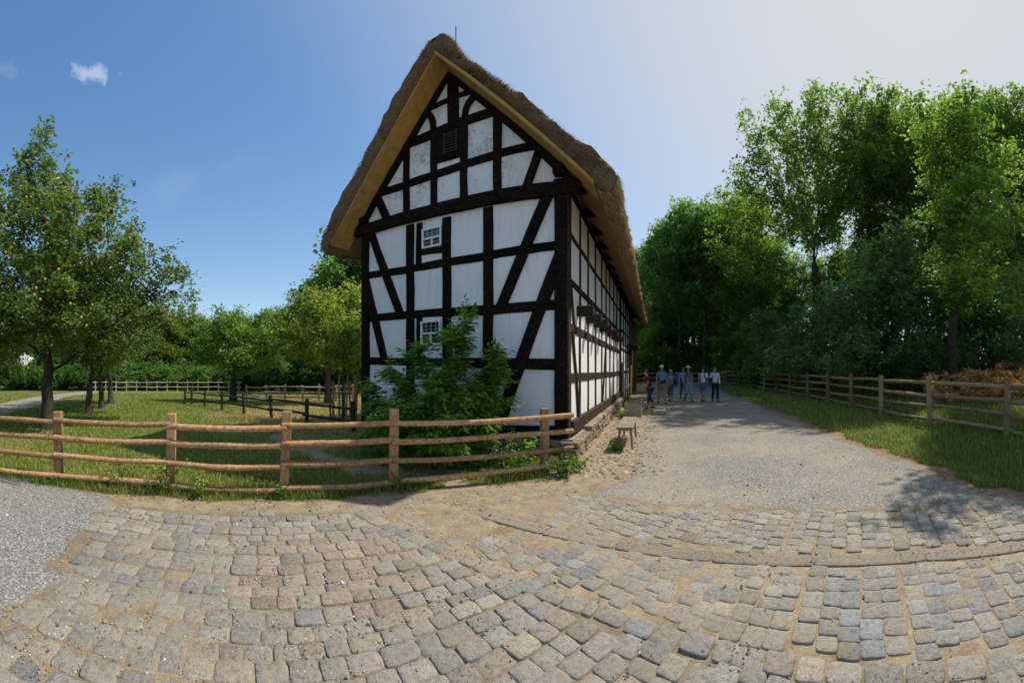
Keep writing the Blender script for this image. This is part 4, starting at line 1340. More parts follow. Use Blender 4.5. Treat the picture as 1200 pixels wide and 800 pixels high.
def colonise(trunk, lobes, n_attr, step=0.35, di=3.0, dk=0.7, seed=1, iters=140, grav=0.05):
    rg = np.random.default_rng(seed)
    A = []
    vol = np.array([l[3] * l[4] * l[5] for l in lobes]); vol = vol ** 0.8; vol /= vol.sum()
    for l, w in zip(lobes, vol):
        n = max(8, int(n_attr * w)); d = rg.normal(size=(n, 3)); d /= np.linalg.norm(d, axis=1)[:, None]
        rad = rg.random(n) ** 0.45
        A.append(np.array(l[:3]) + d * rad[:, None] * np.array(l[3:6]))
    A = np.concatenate(A)
    nodes = [np.array(p, float) for p in trunk]; par = [-1] + list(range(len(trunk) - 1))
    N = np.array(nodes)
    D = np.linalg.norm(A[:, None] - N[None], axis=2); near = D.argmin(1); nd = D.min(1)
    alive = np.ones(len(A), bool)
    dmax = 1e9
    for it in range(iters):
        act = alive & (nd < (1e9 if it < 12 else di))
        if not act.any(): break
        idx = np.unique(near[act]); new = []; npar = []
        for i in idx:
            m = act & (near == i)
            v = A[m] - N[i]; v /= np.linalg.norm(v, axis=1)[:, None] + 1e-9
            d = v.mean(0) + rg.normal(0, 0.12, 3); d[2] += grav
            d /= np.linalg.norm(d) + 1e-9
            new.append(N[i] + d * step); npar.append(i)
        new = np.array(new); base = len(N)
        # refuse new nodes on top of old ones
        N = np.concatenate([N, new]); par += npar
        Dn = np.linalg.norm(A[:, None] - new[None], axis=2); bn_ = Dn.argmin(1); bd_ = Dn.min(1)
        m = bd_ < nd; near[m] = base + bn_[m]; nd[m] = bd_[m]
        alive &= nd > dk
        if len(N) > 6000: break
    return N, np.array(par)


def limbs(N, par, r_tip, expo, r_cap, trunk_n, trunk_r):
    n = len(N); rad = np.zeros(n); kids = [[] for _ in range(n)]
    for i in range(1, n): kids[par[i]].append(i)
    acc = np.zeros(n)
    for i in range(n - 1, -1, -1):
        if not kids[i]: acc[i] = r_tip ** expo
        rad[i] = acc[i] ** (1 / expo)
        if par[i] >= 0: acc[par[i]] += acc[i]
    rad *= min(1.0, trunk_r / rad[0]) if rad[0] > trunk_r else 1.0
    rad = np.maximum(rad, r_tip * 0.6)
    rad[:trunk_n] = np.maximum(rad[:trunk_n], np.linspace(trunk_r, trunk_r * 0.6, trunk_n))
    rad[0] = trunk_r * 1.25
    return rad, kids


def limb_mesh(name, N, par, rad, kids, mat, minr=0.0):
    mb = MB(); done = set()
    stack = [(0, None)]
    while stack:
        s, pre = stack.pop()
        ch = [] if pre is None else [pre]
        ch.append(s); cur = s
        while kids[cur]:
            k = sorted(kids[cur], key=lambda q: -rad[q])
            for o in k[1:]: stack.append((o, cur))
            cur = k[0]; ch.append(cur)
        if len(ch) < 2: continue
        rs = [rad[c] for c in ch]
        if pre is not None: rs[0] = min(rad[pre], rs[1] * 1.15)
        if max(rs) < minr: continue
        pts = [N[c] for c in ch]
        if pre is not None: pts[0] = N[pre]
        mx = max(rs); sides = 9 if mx > 0.12 else (6 if mx > 0.04 else (4 if mx > 0.015 else 3))
        mb.tube(pts, rs, sides, cap=False, rough=0.05 if mx > 0.1 else 0)
    me = bpy.data.meshes.new(name); me.from_pydata(mb.v, [], mb.f)
    me.polygons.foreach_set('use_smooth', mb.sm); me.update(); me.materials.append(mat)
    return me


def leaves(name, cen, size, mat, seed=1, up=0.55, aspect=0.55, fold=0.25, size_var=0.25, face=None, droop=0.0):
    """one folded diamond per leaf: 4 vertices, 2 triangles"""
    rg = np.random.default_rng(seed); n = len(cen)
    nrm = rg.normal(size=(n, 3)); nrm /= np.linalg.norm(nrm, axis=1)[:, None]
    nrm[:, 2] = np.abs(nrm[:, 2]) + up; nrm /= np.linalg.norm(nrm, axis=1)[:, None]
    d = rg.normal(size=(n, 3)); d[:, 2] -= droop
    d -= nrm * (d * nrm).sum(1)[:, None]; d /= np.linalg.norm(d, axis=1)[:, None]
    s = np.cross(nrm, d)
    L = size * rg.normal(1, size_var, (n, 1)).clip(0.5, 1.7); Wd = L * aspect
    b = cen - d * L * 0.5; t = cen + d * L * 0.5 - nrm * L * 0.12
    l = cen - d * L * 0.06 + s * Wd * 0.5 + nrm * L * fold * 0.3; r = cen - d * L * 0.06 - s * Wd * 0.5 + nrm * L * fold * 0.3
    v = np.stack([b, r, t, l], 1).reshape(-1, 3)
    k = np.arange(n)[:, None] * 4
    f = np.concatenate([k + np.array([[0, 1, 2]]), k + np.array([[0, 2, 3]])], 1).reshape(-1, 3)
    return np_mesh(name, v, f, mat, False)


def tips(N, par, rad, kids, rmax): 
    return np.array([i for i in range(len(N)) if rad[i] < rmax and par[i] >= 0])


def leaf_cloud(N, par, ids, n, sigma, seed, cluster=5, flat=0.8):
    """leaves gathered in small sprays along the twigs"""
    rg = np.random.default_rng(seed)
    nc = max(1, n // cluster)
    i = rg.choice(ids, nc); t = rg.random((nc, 1))
    c = N[i] * t + N[par[i]] * (1 - t) + rg.normal(0, sigma, (nc, 3)) * np.array([1, 1, flat])
    p = np.repeat(c, cluster, 0) + rg.normal(0, sigma * 0.38, (nc * cluster, 3)) * np.array([1, 1, flat])
    return p


def make_tree(name, trunk, lobes, n_attr, n_leaf, leaf, mat, bark, trunk_r, seed, step=0.35, di=3.0, dk=0.7, sigma=0.22, r_tip=0.008, expo=2.3, leaf_r=0.035, up=0.5, cluster=5, aspect=0.6, minr=0.0, grav=0.05, droop=0.0, fruit=None):
    """trunk and lobes are given relative to the foot of the tree; returns (trunk mesh, crown mesh)"""
    N, par = colonise(trunk, lobes, n_attr, step, di, dk, seed, grav=grav)
    rad, kids = limbs(N, par, r_tip, expo, 1, len(trunk), trunk_r)
    tm = limb_mesh('trunk', N, par, rad, kids, bark, minr)
    ids = tips(N, par, rad, kids, leaf_r)
    ids = ids[N[ids, 2] > lobes[0][2] * 0.0 + 0.3]
    pts = leaf_cloud(N, par, ids, n_leaf, sigma, seed + 5, cluster)
    lm = leaves('crown', pts, leaf, mat, seed + 9, up=up, aspect=aspect, droop=droop)
    return tm, lm, N, par, ids


def plant(kind, label, cat, x, y, tm, lm, rz=0.0, sc=1.0, group=None, scz=None):
    o = tag(empty(kind, (x, y, gz1(x, y) - 0.03), rz), label, cat, group)
    o.scale = (sc, sc, scz or sc)
    t = link('trunk', tm, None, o) if tm else None
    c = link('crown', lm, None, o)
    return o


def straight(h, n, lean=(0, 0), wob=0.05, seed=0):
    rg = random.Random(seed)
    return [(lean[0] * i / n + (rg.uniform(-wob, wob) if i else 0), lean[1] * i / n + (rg.uniform(-wob, wob) if i else 0), h * i / n) for i in range(n + 1)]

L_PEAR = leafmat('pear_leaf', (0.040, 0.075, 0.022), (0.105, 0.17, 0.045), (0.235, 0.295, 0.095), 0.33, rough=0.4, spec=0.45, brown=(0.985, (0.24, 0.15, 0.06)))
L_APPLE = leafmat('apple_leaf', (0.046, 0.093, 0.028), (0.116, 0.209, 0.054), (0.217, 0.310, 0.101), 0.5)
L_YELLOW = leafmat('yellowing_leaf', (0.080, 0.125, 0.026), (0.185, 0.25, 0.055), (0.36, 0.37, 0.09), 0.5, brown=(0.96, (0.34, 0.24, 0.06)))
L_OAK = leafmat('oak_leaf', (0.044, 0.091, 0.025), (0.111, 0.191, 0.044), (0.231, 0.312, 0.081), 0.5)
L_WOOD = leafmat('wood_leaf', (0.038, 0.088, 0.030), (0.088, 0.178, 0.050), (0.178, 0.282, 0.076), 0.5)
L_HEDGE = leafmat('hedge_leaf', (0.055, 0.09, 0.02), (0.125, 0.18, 0.035), (0.21, 0.27, 0.065), 0.5, clump=0.35)
L_LIME = leafmat('sunlit_undergrowth_leaf', (0.08, 0.12, 0.02), (0.17, 0.225, 0.04), (0.29, 0.33, 0.07), 0.55, clump=0.5)  # lighter green, the sun on the undergrowth is put into the colour
L_SHINY = leafmat('glossy_leaf', (0.05, 0.105, 0.04), (0.10, 0.19, 0.068), (0.18, 0.28, 0.12), 0.33, rough=0.33, spec=0.5)
L_BRIGHT = leafmat('bright_leaf', (0.056, 0.111, 0.018), (0.124, 0.211, 0.037), (0.223, 0.310, 0.062), 0.45)
L_ELDER = leafmat('elder_leaf', (0.07, 0.15, 0.025), (0.15, 0.27, 0.045), (0.28, 0.40, 0.08), 0.45, clump=1.5)

def tan_at(px):
    a = (px - 600) / F
    return np.array([math.cos(a), -math.sin(a), 0.0]), np.array([math.sin(a), math.cos(a), 0.0])   # to the right, away

def lob(px, items):
    """lobes given as (right, away, z, r_right, rz)"""
    rt, aw = tan_at(px)
    return [(*(rt * a + aw * b)[:2], z, rr_, rr_, rz) for a, b, z, rr_, rz in items]

# pear tree by the fence
x, y = pol(55, 10.4)
lb = lob(55, [(0.1, 0, 4.2, 2.5, 2.1), (1.5, 0.4, 3.7, 1.7, 1.7), (-1.9, 0.2, 4.2, 2.0, 2.0), (0.2, -1.2, 3.0, 1.6, 1.0), (2.0, 0, 2.7, 1.3, 0.9), (-1.4, -.8, 2.6, 1.5, 0.9),
              (-0.6, 0, 6.3, 0.9, 1.0), (0.1, 0.2, 7.3, 0.25, 1.0), (1.4, 0.2, 5.9, 0.6, 0.7), (2.3, 0.4, 5.3, 0.35, 0.7), (3.0, 0.4, 5.0, 0.3, 0.45), (3.3, 0.3, 4.2, 0.8, 0.5), (3.9, 0.4, 4.0, 0.35, 0.35), (4.3, 0.5, 3.6, 0.28, 0.55), (3.4, 0.4, 3.2, 0.3, 0.6)])
tm, lm, N, par, ids = make_tree('pear', straight(1.9, 5, (0.1, 0), 0.05, 3), lb, 1900, 66000, 0.098, L_PEAR, M_BARK_D, 0.19, 21, step=0.22, di=2.2, dk=0.42, sigma=0.16, leaf_r=0.03, cluster=6)
pt = plant('pear_tree', 'big fruit laden pear tree nearest the log fence at the left edge', 'tree', x, y, tm, lm, sc=1.07)
rg = np.random.default_rng(5)
fi = rg.choice(ids, 520)
mb = MB()
for q in N[fi] + rg.normal(0, 0.15, (520, 3)): mb.ball(q, 0.03, 6, 4, (1, 1, 1.2))
o = mb.build('pears', plain('pear_skin', (0.42, 0.24, 0.09), 0.5, 0.35, 5), pt); o['kind'] = 'stuff'
# three more of the row, one kind
tm, lm, N, par, ids = make_tree('fruit', straight(1.6, 4, (0, 0.1), 0.05, 4), [(0, 0, 3.7, 2.2, 2.2, 1.7), (1.2, .3, 3.0, 1.4, 1.4, 1.0), (-1.2, -.4, 3.1, 1.4, 1.4, 1.1), (0, 1.2, 2.9, 1.2, 1.2, .9), (.3, -1.1, 3.0, 1.3, 1.3, .9), (0.2, .1, 5.2, .7, .7, .8)],
                                    800, 17000, 0.10, L_PEAR, M_BARK, 0.15, 33, step=0.26, di=2.4, dk=0.5, sigma=0.2, leaf_r=0.03)
plant('fruit_tree', 'second fruit tree of the orchard row, behind the big pear tree', 'tree', *pol(105, 14.2), tm, lm, 0.4, 1.0, 'orchard fruit trees')
plant('fruit_tree', 'third fruit tree of the orchard row with a slim grey trunk', 'tree', *pol(119, 17), tm, lm, 2.1, 1.0, 'orchard fruit trees')
plant('fruit_tree', 'fourth fruit tree of the orchard row, farthest along it', 'tree', *pol(129, 20), tm, lm, 3.9, 1.05, 'orchard fruit trees')
plant('fruit_tree', 'fruit tree by the orchard path at the very left edge', 'tree', *pol(-6, 17), tm, lm, 5.2, 1.1, 'orchard fruit trees')
# apple tree in the middle of the meadow and two yellowing ones by the house
tm, lm, N, par, ids = make_tree('apple', straight(1.5, 4, (0, 0), 0.05, 7), lob(272, [(0.1, 0, 3.5, 2.3, 1.6), (1.7, 0, 3.1, 1.6, 1.3), (-1.5, 0, 3.4, 1.3, 1.3), (0.2, -1, 2.6, 1.6, .9), (-1.2, 0, 5.1, .5, .7), (0.2, 0, 5.3, .5, .7), (1.5, 0, 4.7, .8, .7), (2.4, .2, 2.5, 1.1, .8), (-2.0, 0, 4.3, .4, .5)]),
                                    900, 20000, 0.14, L_APPLE, M_BARK_D, 0.24, 41, step=0.28, di=2.4, dk=0.5, sigma=0.2, leaf_r=0.035)
plant('apple_tree', 'round green apple tree alone in the meadow by the black fence', 'tree', *pol(274, 22.5), tm, lm)
tm, lm, N, par, ids = make_tree('yel', straight(1.5, 4, (0, 0.1), 0.05, 8), lob(395, [(0, 0, 3.4, 1.7, 1.6), (-1.5, 0.2, 2.9, 1.3, 1.1), (1.2, 0, 3.2, 1.3, 1.5), (-0.8, 0, 4.5, .8, .8), (-.9, 0, 2.2, 1.3, .6), (1.2, 0, 4.6, .9, .9)]),
                                    700, 15000, 0.125, L_YELLOW, M_BARK, 0.17, 51, step=0.26, di=2.4, dk=0.5, sigma=0.2, leaf_r=0.032)
plant('apple_tree', 'broad yellowing tree with a pale trunk behind the staked young tree', 'tree', *pol(384, 20.5), tm, lm, sc=1.27)
tm, lm, N, par, ids = make_tree('young', straight(2.0, 6, (0.02, 0), 0.03, 9), lob(400, [(0.15, 0, 2.5, .75, .85), (-.35, 0, 3.4, .35, .7), (-.55, 0, 2.2, .5, .5), (0.5, 0, 2.9, .5, .8), (-.6, 0, 4.3, .13, .45), (.3, 0, 1.8, .6, .4)]),
                                    420, 5200, 0.095, L_YELLOW, M_BARK, 0.05, 61, step=0.16, di=1.6, dk=0.32, sigma=0.13, leaf_r=0.02, r_tip=0.005)
plant('young_tree', 'slim young tree with yellow green leaves inside the stake guard', 'tree', gx, gy, tm, lm)

# woods: four kinds of tall forest tree, two of hedge tree
def forest_kind(seed, h, w, bare, n_leaf, leaf, mat, bark, tr, n_attr=650, lean=0.3, lobes_n=7, sigma=0.42):
    rg = random.Random(seed)
    lbs = [(0, 0, h * 0.8, w * 0.55, w * 0.55, h * 0.2)]
    for k in range(lobes_n):
        a = rg.uniform(0, 6.28); z = bare + (h - bare) * (0.12 + 0.75 * k / lobes_n)
        rr_ = w * (1 - abs((z - bare) / (h - bare) - 0.45) * 0.9)
        lbs.append((math.cos(a) * rr_ * 0.55, math.sin(a) * rr_ * 0.55, z, rr_ * rg.uniform(.42, .6), rr_ * rg.uniform(.42, .6), (h - bare) * rg.uniform(.09, .15)))
    return make_tree('f', straight(h * 0.62, 9, (rg.uniform(-lean, lean), rg.uniform(-lean, lean)), 0.12, seed), lbs, n_attr, n_leaf, leaf, mat, bark, tr, seed, step=0.5, di=5, dk=1.0, sigma=sigma, leaf_r=0.05, r_tip=0.012, minr=0.014)

FK = [forest_kind(101, 17, 4.2, 4.5, 13000, 0.25, L_WOOD, M_BARK_D, 0.24),
      forest_kind(102, 19, 4.8, 6.0, 14500, 0.25, L_OAK, M_BARK_D, 0.28),
      forest_kind(103, 15, 3.8, 3.2, 12000, 0.25, L_WOOD, M_BARK_D, 0.2)]
TK = [forest_kind(111, 22, 4.6, 6.0, 20000, 0.22, L_OAK, M_BARK_D, 0.24, 620, sigma=0.42),
      forest_kind(112, 21, 4.8, 5.5, 20000, 0.22, L_OAK, M_BARK_D, 0.26, 660, sigma=0.42)]
HK = [forest_kind(121, 10, 4.2, 0.2, 17000, 0.27, L_HEDGE, M_BARK_D, 0.22, 520, lobes_n=8),
      forest_kind(122, 11, 4.6, 0.2, 17000, 0.27, L_WOOD, M_BARK_D, 0.22, 520, lobes_n=8)]

HK.append(forest_kind(123, 9, 4.0, 0.2, 14000, 0.24, L_LIME, M_BARK_D, 0.15, 500, lobes_n=8))
# hedge of trees at the back of the orchard
i = 0
for (px, r, sc, k) in ((-40, 40, .95, 0), (-12, 44, 1.0, 1), (18, 46, 1.0, 0), (48, 48, 1.05, 1), (78, 50, 1.05, 0), (104, 50, 1.05, 1), (130, 50, 1.0, 0), (152, 50, 1.05, 1), (174, 48, .98, 0), (197, 50, .92, 0), (220, 52, .86, 1), (243, 50, .82, 0),
                      (268, 52, .88, 1), (296, 50, .86, 0), (322, 50, .9, 1), (346, 44, .92, 0), (366, 42, 1.0, 1), (392, 38, 1.2, 0), (418, 36, 1.32, 1), (448, 36, 1.1, 0),
                      (60, 62, 1.15, 0), (118, 62, 1.1, 1), (186, 60, 1.0, 0), (232, 62, .95, 1), (284, 62, 1.0, 0), (334, 60, 1.0, 1)):
    x, y = pol(px, r); far_ = r > 58
    lab = ('dark tree in the second rank of the hedge behind the orchard' if far_ else
           ('bushy dark green tree in the hedge at the back of the orchard', 'mid green broad tree in the hedge at the back of the orchard')[1 - k])
    if px in (418, 448): lab = 'tall dark hedge tree rising beside the left corner of the house' if px == 418 else 'dark hedge tree hidden behind the left side of the house'
    plant('hedge_tree', lab, 'tree', x, y, HK[k][0], HK[k][1], random.uniform(0, 6.28), sc * 1.13, 'hedge trees behind the orchard')

# wood beyond the end of the road and behind the right bank
for (px, r, h, k, where) in ((752, 44, 15.5, 0, 'e'), (768, 38, 15.0, 2, 'e'), (782, 42, 17.5, 1, 'e'), (797, 36, 17.5, 0, 'e'), (812, 41, 19, 1, 'e'), (826, 35, 17, 2, 'e'), (842, 39, 18, 1, 'e'), (858, 38, 18.5, 1, 'e'), (878, 40, 20.5, 1, 'e'),
                             (892, 32, 11.5, 2, 'e'), (908, 36, 12.5, 0, 'e'), (735, 50, 16, 1, 'e'), (775, 54, 18, 0, 'e'), (805, 54, 20, 1, 'e'), (838, 52, 20, 0, 'e'), (866, 50, 17, 1, 'e'), (760, 62, 18, 1, 'e'), (790, 64, 19, 0, 'e'), (820, 64, 21, 1, 'e'), (850, 62, 19, 0, 'e'),
                             (925, 40, 13, 1, 'b'), (955, 38, 12, 0, 'b'), (985, 36, 12, 2, 'b'), (1010, 38, 13, 1, 'b'), (1045, 37, 15, 2, 'b'), (1080, 38, 15, 0, 'b'), (1120, 37, 14, 2, 'b'), (1160, 36, 15, 0, 'b'), (1200, 37, 14, 2, 'b'), (1240, 34, 15, 0, 'b')):
    x, y = pol(px, r); h0 = (17, 19, 15)[k]
    lab = ('tall dark tree of the wood beyond the end of the road', 'tall olive green tree of the wood beyond the end of the road', 'lower dense tree of the wood beyond the end of the road')[k] if where == 'e' else \
          ('dark wood tree at the back of the right bank', 'olive green wood tree at the back of the right bank', 'lower dense wood tree at the back of the right bank')[k]
    plant('forest_tree', lab, 'tree', x, y, FK[k][0], FK[k][1], random.uniform(0, 6.28), h / h0, 'wood trees beyond the road' if where == 'e' else 'wood trees behind the right bank')
for n_, (px, r, h, k) in enumerate(((1022, 29, 20.5, 1), (1040, 27, 20.5, 0), (1062, 31, 21.5, 1), (1100, 29, 20.5, 0), (1118, 30, 21.5, 1), (1142, 27, 19.5, 0), (1165, 28, 20.5, 1), (1188, 26, 19.5, 0), (1212, 28, 20.5, 1), (1240, 27, 20, 0))):
    plant('slender_tree', 'tall slender tree with thin see-through crown on the right skyline', 'tree', *pol(px, r), TK[k][0], TK[k][1], random.uniform(0, 6.28), h / (22, 21)[k], 'slender trees on the right skyline')
for n_, (px, r, sc, k) in enumerate(((748, 40, .75, 0), (766, 36, .62, 1), (786, 40, .72, 0), (806, 38, .66, 1), (828, 38, .7, 0), (848, 36, .68, 1), (868, 33, .62, 0), (888, 31, .6, 1), (906, 30, .62, 0), (926, 30, .7, 1))):
    plant('understorey_tree', 'young leafy tree standing below the tall trunks beyond the road', 'tree', *pol(px, r), HK[2 if n_ % 3 else k][0], HK[2 if n_ % 3 else k][1], random.uniform(0, 6.28), sc, 'young trees below the wood')
plant('slender_tree', 'nearest slender tree rising just behind the right fence', 'tree', *pol(1120, 13.6), TK[1][0], TK[1][1], 1.0, 0.66, scz=0.52)
# the great oak with its fan of limbs
lb = lob(945, [(0, 0, 13.5, 4.6, 4.5), (-4.2, 0, 11.2, 3.0, 3.0), (3.8, 0, 12, 3.0, 3.6), (-5.6, -.5, 8.4, 2.3, 2.0), (-6.6, 0, 10.6, 1.6, 1.6), (-5.0, 0, 13.6, 1.8, 1.6), (-2.6, 0, 16.2, 2.9, 2.4), (1.6, 0, 17.6, 3.2, 2.2), (4.8, 0, 15.5, 2.6, 2.2), (0, -3.2, 10.5, 3.0, 3), (4.6, -.5, 8.2, 2.6, 1.8), (0, 3.0, 12, 3, 3.5), (-3.6, -1.5, 6.6, 2.2, 1.3)])
tm, lm, N, par, ids = make_tree('oak', straight(7.2, 8, (-.3, 0), 0.08, 12), lb, 2100, 46000, 0.20, L_OAK, M_BARK_D, 0.36, 71, step=0.45, di=5, dk=0.85, sigma=0.32, leaf_r=0.04, r_tip=0.011, grav=0.1, minr=0.0)
plant('oak_tree', 'great spreading oak with bare dark limbs fanning out above the right fence', 'tree', *pol(960, 29.5), tm, lm, sc=1.14)
lb = lob(872, [(0, 0, 9.5, 3.2, 3.0), (-2.4, 0, 8, 2.2, 2.2), (2.2, 0, 8.2, 2.2, 2.2), (-.5, -2, 6.2, 2.4, 1.6), (.3, 0, 12.6, 2.0, 1.6), (-1.6, -1, 4.6, 1.8, 1.0), (1.8, -.8, 4.8, 1.7, 1.0)])
tm, lm, N, par, ids = make_tree('oak2', straight(5.5, 7, (.2, 0), 0.08, 13), lb, 1000, 19000, 0.19, L_OAK, M_BARK_D, 0.26, 73, step=0.42, di=4.5, dk=0.8, sigma=0.3, leaf_r=0.04, r_tip=0.011, grav=0.08)
plant('oak_tree', 'smaller oak with a forked dark trunk where the fence meets the wood', 'tree', *pol(866, 36), tm, lm, sc=1.2)
# glossy dark bushes behind the right fence
def bush(seed, lbs, nl, leaf, mat, trn=3):
    return make_tree('b', straight(0.9, 3, (0, 0), 0.05, seed), lbs, 900, nl, leaf, mat, M_BARK_D, 0.10, seed, step=0.26, di=3, dk=0.5, sigma=0.2, leaf_r=0.03, up=0.7, r_tip=0.007)
b1 = bush(81, [(0, 0, 2.6, 2.6, 2.6, 2.2), (1.2, .3, 4.4, 1.9, 1.9, 1.6), (-1.4, .2, 3.6, 1.7, 1.7, 1.4), (-1.6, -.6, 1.3, 1.8, 1.8, 1.1), (1.6, -.8, 1.4, 2.0, 2.0, 1.2), (.2, 0, 5.8, 1.1, 1.1, 1.1), (0, -1.6, 1.2, 1.9, 1.9, 1.0)], 19000, 0.15, L_SHINY)
b2 = bush(83, [(0, 0, 2.2, 2.4, 2.4, 1.8), (1.2, .3, 3.2, 1.6, 1.6, 1.3), (-1.3, .2, 2.8, 1.5, 1.5, 1.2), (0, -1.3, 1.0, 2.0, 2.0, .9), (1.5, -.4, 1.2, 1.6, 1.6, 1.0), (-1.6, -.4, 1.1, 1.7, 1.7, 1.0)], 15000, 0.15, L_SHINY)
for (px, r, k, sc, lab) in ((1050, 17.0, 0, 1.2, 'tallest glossy dark green bush behind the right fence, below the slender trees'),
                            (1010, 18.3, 0, 1.08, 'tall glossy bush behind the right fence in front of the great oak'), (962, 21.5, 1, 1.2, 'low wide dark bush behind the fence left of the tall glossy bushes'),
                            (922, 26, 1, 1.15, 'dark bush behind the far part of the right fence'), (1130, 16.8, 0, .95, 'glossy bush behind the brown bracken on the right bank'), (1185, 17.5, 1, 1.25, 'rounded bush at the right edge high on the bank')):
    plant('bush', lab, 'bush', *pol(px, r), *(b1 if k == 0 else b2)[:2], random.uniform(0, 6.28), sc, 'glossy bushes behind the right fence')
plant('bush', 'small glossy bush at the foot of the slender tree behind the right fence', 'bush', *pol(1102, 14.6), *b2[:2], 2.2, 0.55, 'glossy bushes behind the right fence')
u1 = bush(87, [(0, 0, 1.1, 1.7, 1.7, 1.0), (.9, .2, 1.6, 1.1, 1.1, .8), (-.9, -.2, 1.3, 1.2, 1.2, .9)], 5200, 0.17, L_WOOD)
for (px, r, sc) in ((752, 37, 1.2), (778, 36, 1.1), (802, 37, 1.3), (832, 36, 1.1), (862, 33, 1.2), (884, 29, 1.2), (900, 26, 1.1), (748, 46, 1.5), (790, 46, 1.5), (820, 46, 1.5), (850, 44, 1.5)):
    plant('undergrowth_bush', 'dark undergrowth bush at the foot of the wood beyond the road', 'bush', *pol(px, r), *u1[:2], random.uniform(0, 6.28), sc, 'undergrowth bushes below the wood')
for n_, px in enumerate(range(-10, 430, 22)):
    plant('hedge_bush', 'low dense bush filling the foot of the hedge behind the orchard', 'bush', *pol(px + random.uniform(-5, 5), (46, 43.5)[n_ % 2] if px < 330 else 36), *u1[:2], random.uniform(0, 6.28), random.uniform(1.2, 1.7), 'low bushes at the foot of the orchard hedge')
# leafy tree leaning into the picture on the right
lb = lob(1205, [(-1.2, 0, 4.4, 1.5, 1.3), (0.4, 0, 5.2, 1.8, 1.6), (-2.2, .3, 4.0, .9, .6), (-1.4, -.6, 3.0, 1.2, .55), (1.5, 0, 4, 1.6, 1.4), (-1.0, .5, 5.8, .9, .8), (0.2, -.8, 2.5, 1.2, .5), (-2.6, -.5, 3.6, .5, .35)])
tm, lm, N, par, ids = make_tree('edge', straight(2.4, 5, (-.2, 0), 0.05, 17), lb, 900, 9000, 0.115, L_BRIGHT, M_BARK, 0.13, 91, step=0.24, di=2.4, dk=0.45, sigma=0.17, leaf_r=0.025)
plant('leafy_tree', 'bright green leafy tree reaching in from the right edge over the fence', 'tree', *pol(1236, 9.6), tm, lm)
# ------------------------------------------------------------------ grass, weeds, the elder by the gable
def grass_mat(name):
    m = NT(name); a = m.attr('tone'); gi = m.n('ShaderNodeNewGeometry')
    c = m.mix(1.0, a.outputs['Color'], m.ramp(gi.outputs['Random Per Island'], [(0, (0.6, 0.62, 0.55)), (0.6, (1.05, 1.05, 1)), (1, (1.5, 1.4, 1.2))]), 'MULTIPLY')
    m.color(c); m.b.inputs['Roughness'].default_value = 0.6
    tr = m.n('ShaderNodeBsdfTranslucent'); m.l(c, tr.inputs['Color'])
    mx = m.n('ShaderNodeMixShader'); mx.inputs[0].default_value = 0.35
    m.l(m.b.outputs[0], mx.inputs[1]); m.l(tr.outputs[0], mx.inputs[2]); m.l(mx.outputs[0], m.out.inputs['Surface'])
    return m.m
M_GRASS = grass_mat('grass_blade')


def blades(name, P, h, w, tone, seed=0):
    rg = np.random.default_rng(seed); n = len(P)
    z = gz(P[:, 0], P[:, 1])
    a = rg.uniform(0, 2 * math.pi, n); ln = rg.uniform(0.1, 0.75, n)
    bx, by = np.cos(a), np.sin(a)
    lean = np.stack([-by * ln * h, bx * ln * h, np.zeros(n)], 1)
    base = np.stack([P[:, 0], P[:, 1], z - 0.01], 1)
    sd_ = np.stack([bx * w, by * w, np.zeros(n)], 1)
    up = np.zeros((n, 3)); up[:, 2] = h
    mid = base + up * 0.6 + lean * 0.3; tip = base + up * (1 - 0.25 * ln)[:, None] + lean
    v = np.stack([base - sd_, base + sd_, mid + sd_ * 0.7, mid - sd_ * 0.7, tip], 1).reshape(-1, 3)
    k = np.arange(n)[:, None] * 5
    f = np.stack([k + np.array([[0, 1, 2]]), k + np.array([[0, 2, 3]]), k + np.array([[3, 2, 4]])], 1).reshape(-1, 3)
    t = np.repeat(np.concatenate([tone, np.ones((n, 1))], 1), 5, 0)
    me = np_mesh(name, v, f, M_GRASS, False, {'tone': t})
    return tag(link(name, me), kind='stuff')


def sample_polar(n, a0, a1, r0, r1, seed):
    rg = np.random.default_rng(seed)
    a = rg.uniform(a0, a1, n); r = r0 * (r1 / r0) ** rg.random(n)
    return np.stack([r * np.sin(a), r * np.cos(a)], 1), r

def grass_field(name, n, a0, a1, r0, r1, seed, hh, cond):
    P, r = sample_polar(n, a0, a1, r0, r1, seed)
    g, v, d, red = regions(P)
    cl = fnoise(P, 0.7, 31) + fnoise(P, 3, 32) * 0.6
    m = (g > 0.45) & cond(P) & (cl > -0.42 + 0.3 * (v > .3))
    P, r, d, cl, g = P[m], r[m], d[m], cl[m], g[m]
    rg = np.random.default_rng(seed + 1); n = len(P)
    h = hh * (0.55 + 1.2 * np.clip(cl + 0.4, 0, 1)) * rg.uniform(0.5, 1.5, n)
    w = 0.0022 + 0.00055 * r
    green = np.array([0.21, 0.28, 0.055]); dry = np.array([0.42, 0.34, 0.15]); yel = np.array([0.38, 0.38, 0.10])
    k = rg.random((n, 1))
    t = green * (0.7 + 0.6 * rg.random((n, 1)))
    t = np.where(k < 0.22, yel, t)
    t = t * (1 - d[:, None]) + dry * d[:, None]
    t = np.where(rg.random((n, 1)) < 0.05, dry, t)
    return blades(name, P, h, w, t, seed + 2)
inhouse = lambda P: ((sdist(P, [wallpt(-0.3), wallpt(30)]) > 0) | (sdist(P, [wallpt(-0.1), wallpt(-0.1, 12)]) < 0) | ((P[:, 0] - P1.x) * U.x + (P[:, 1] - P1.y) * U.y > GW + 0.1))
grass_field('meadow_grass', 210000, -1.55, 0.12, 4.0, 34, 201, 0.085, lambda P: (sdist(P, MEADOW) < 0.6) & inhouse(P))
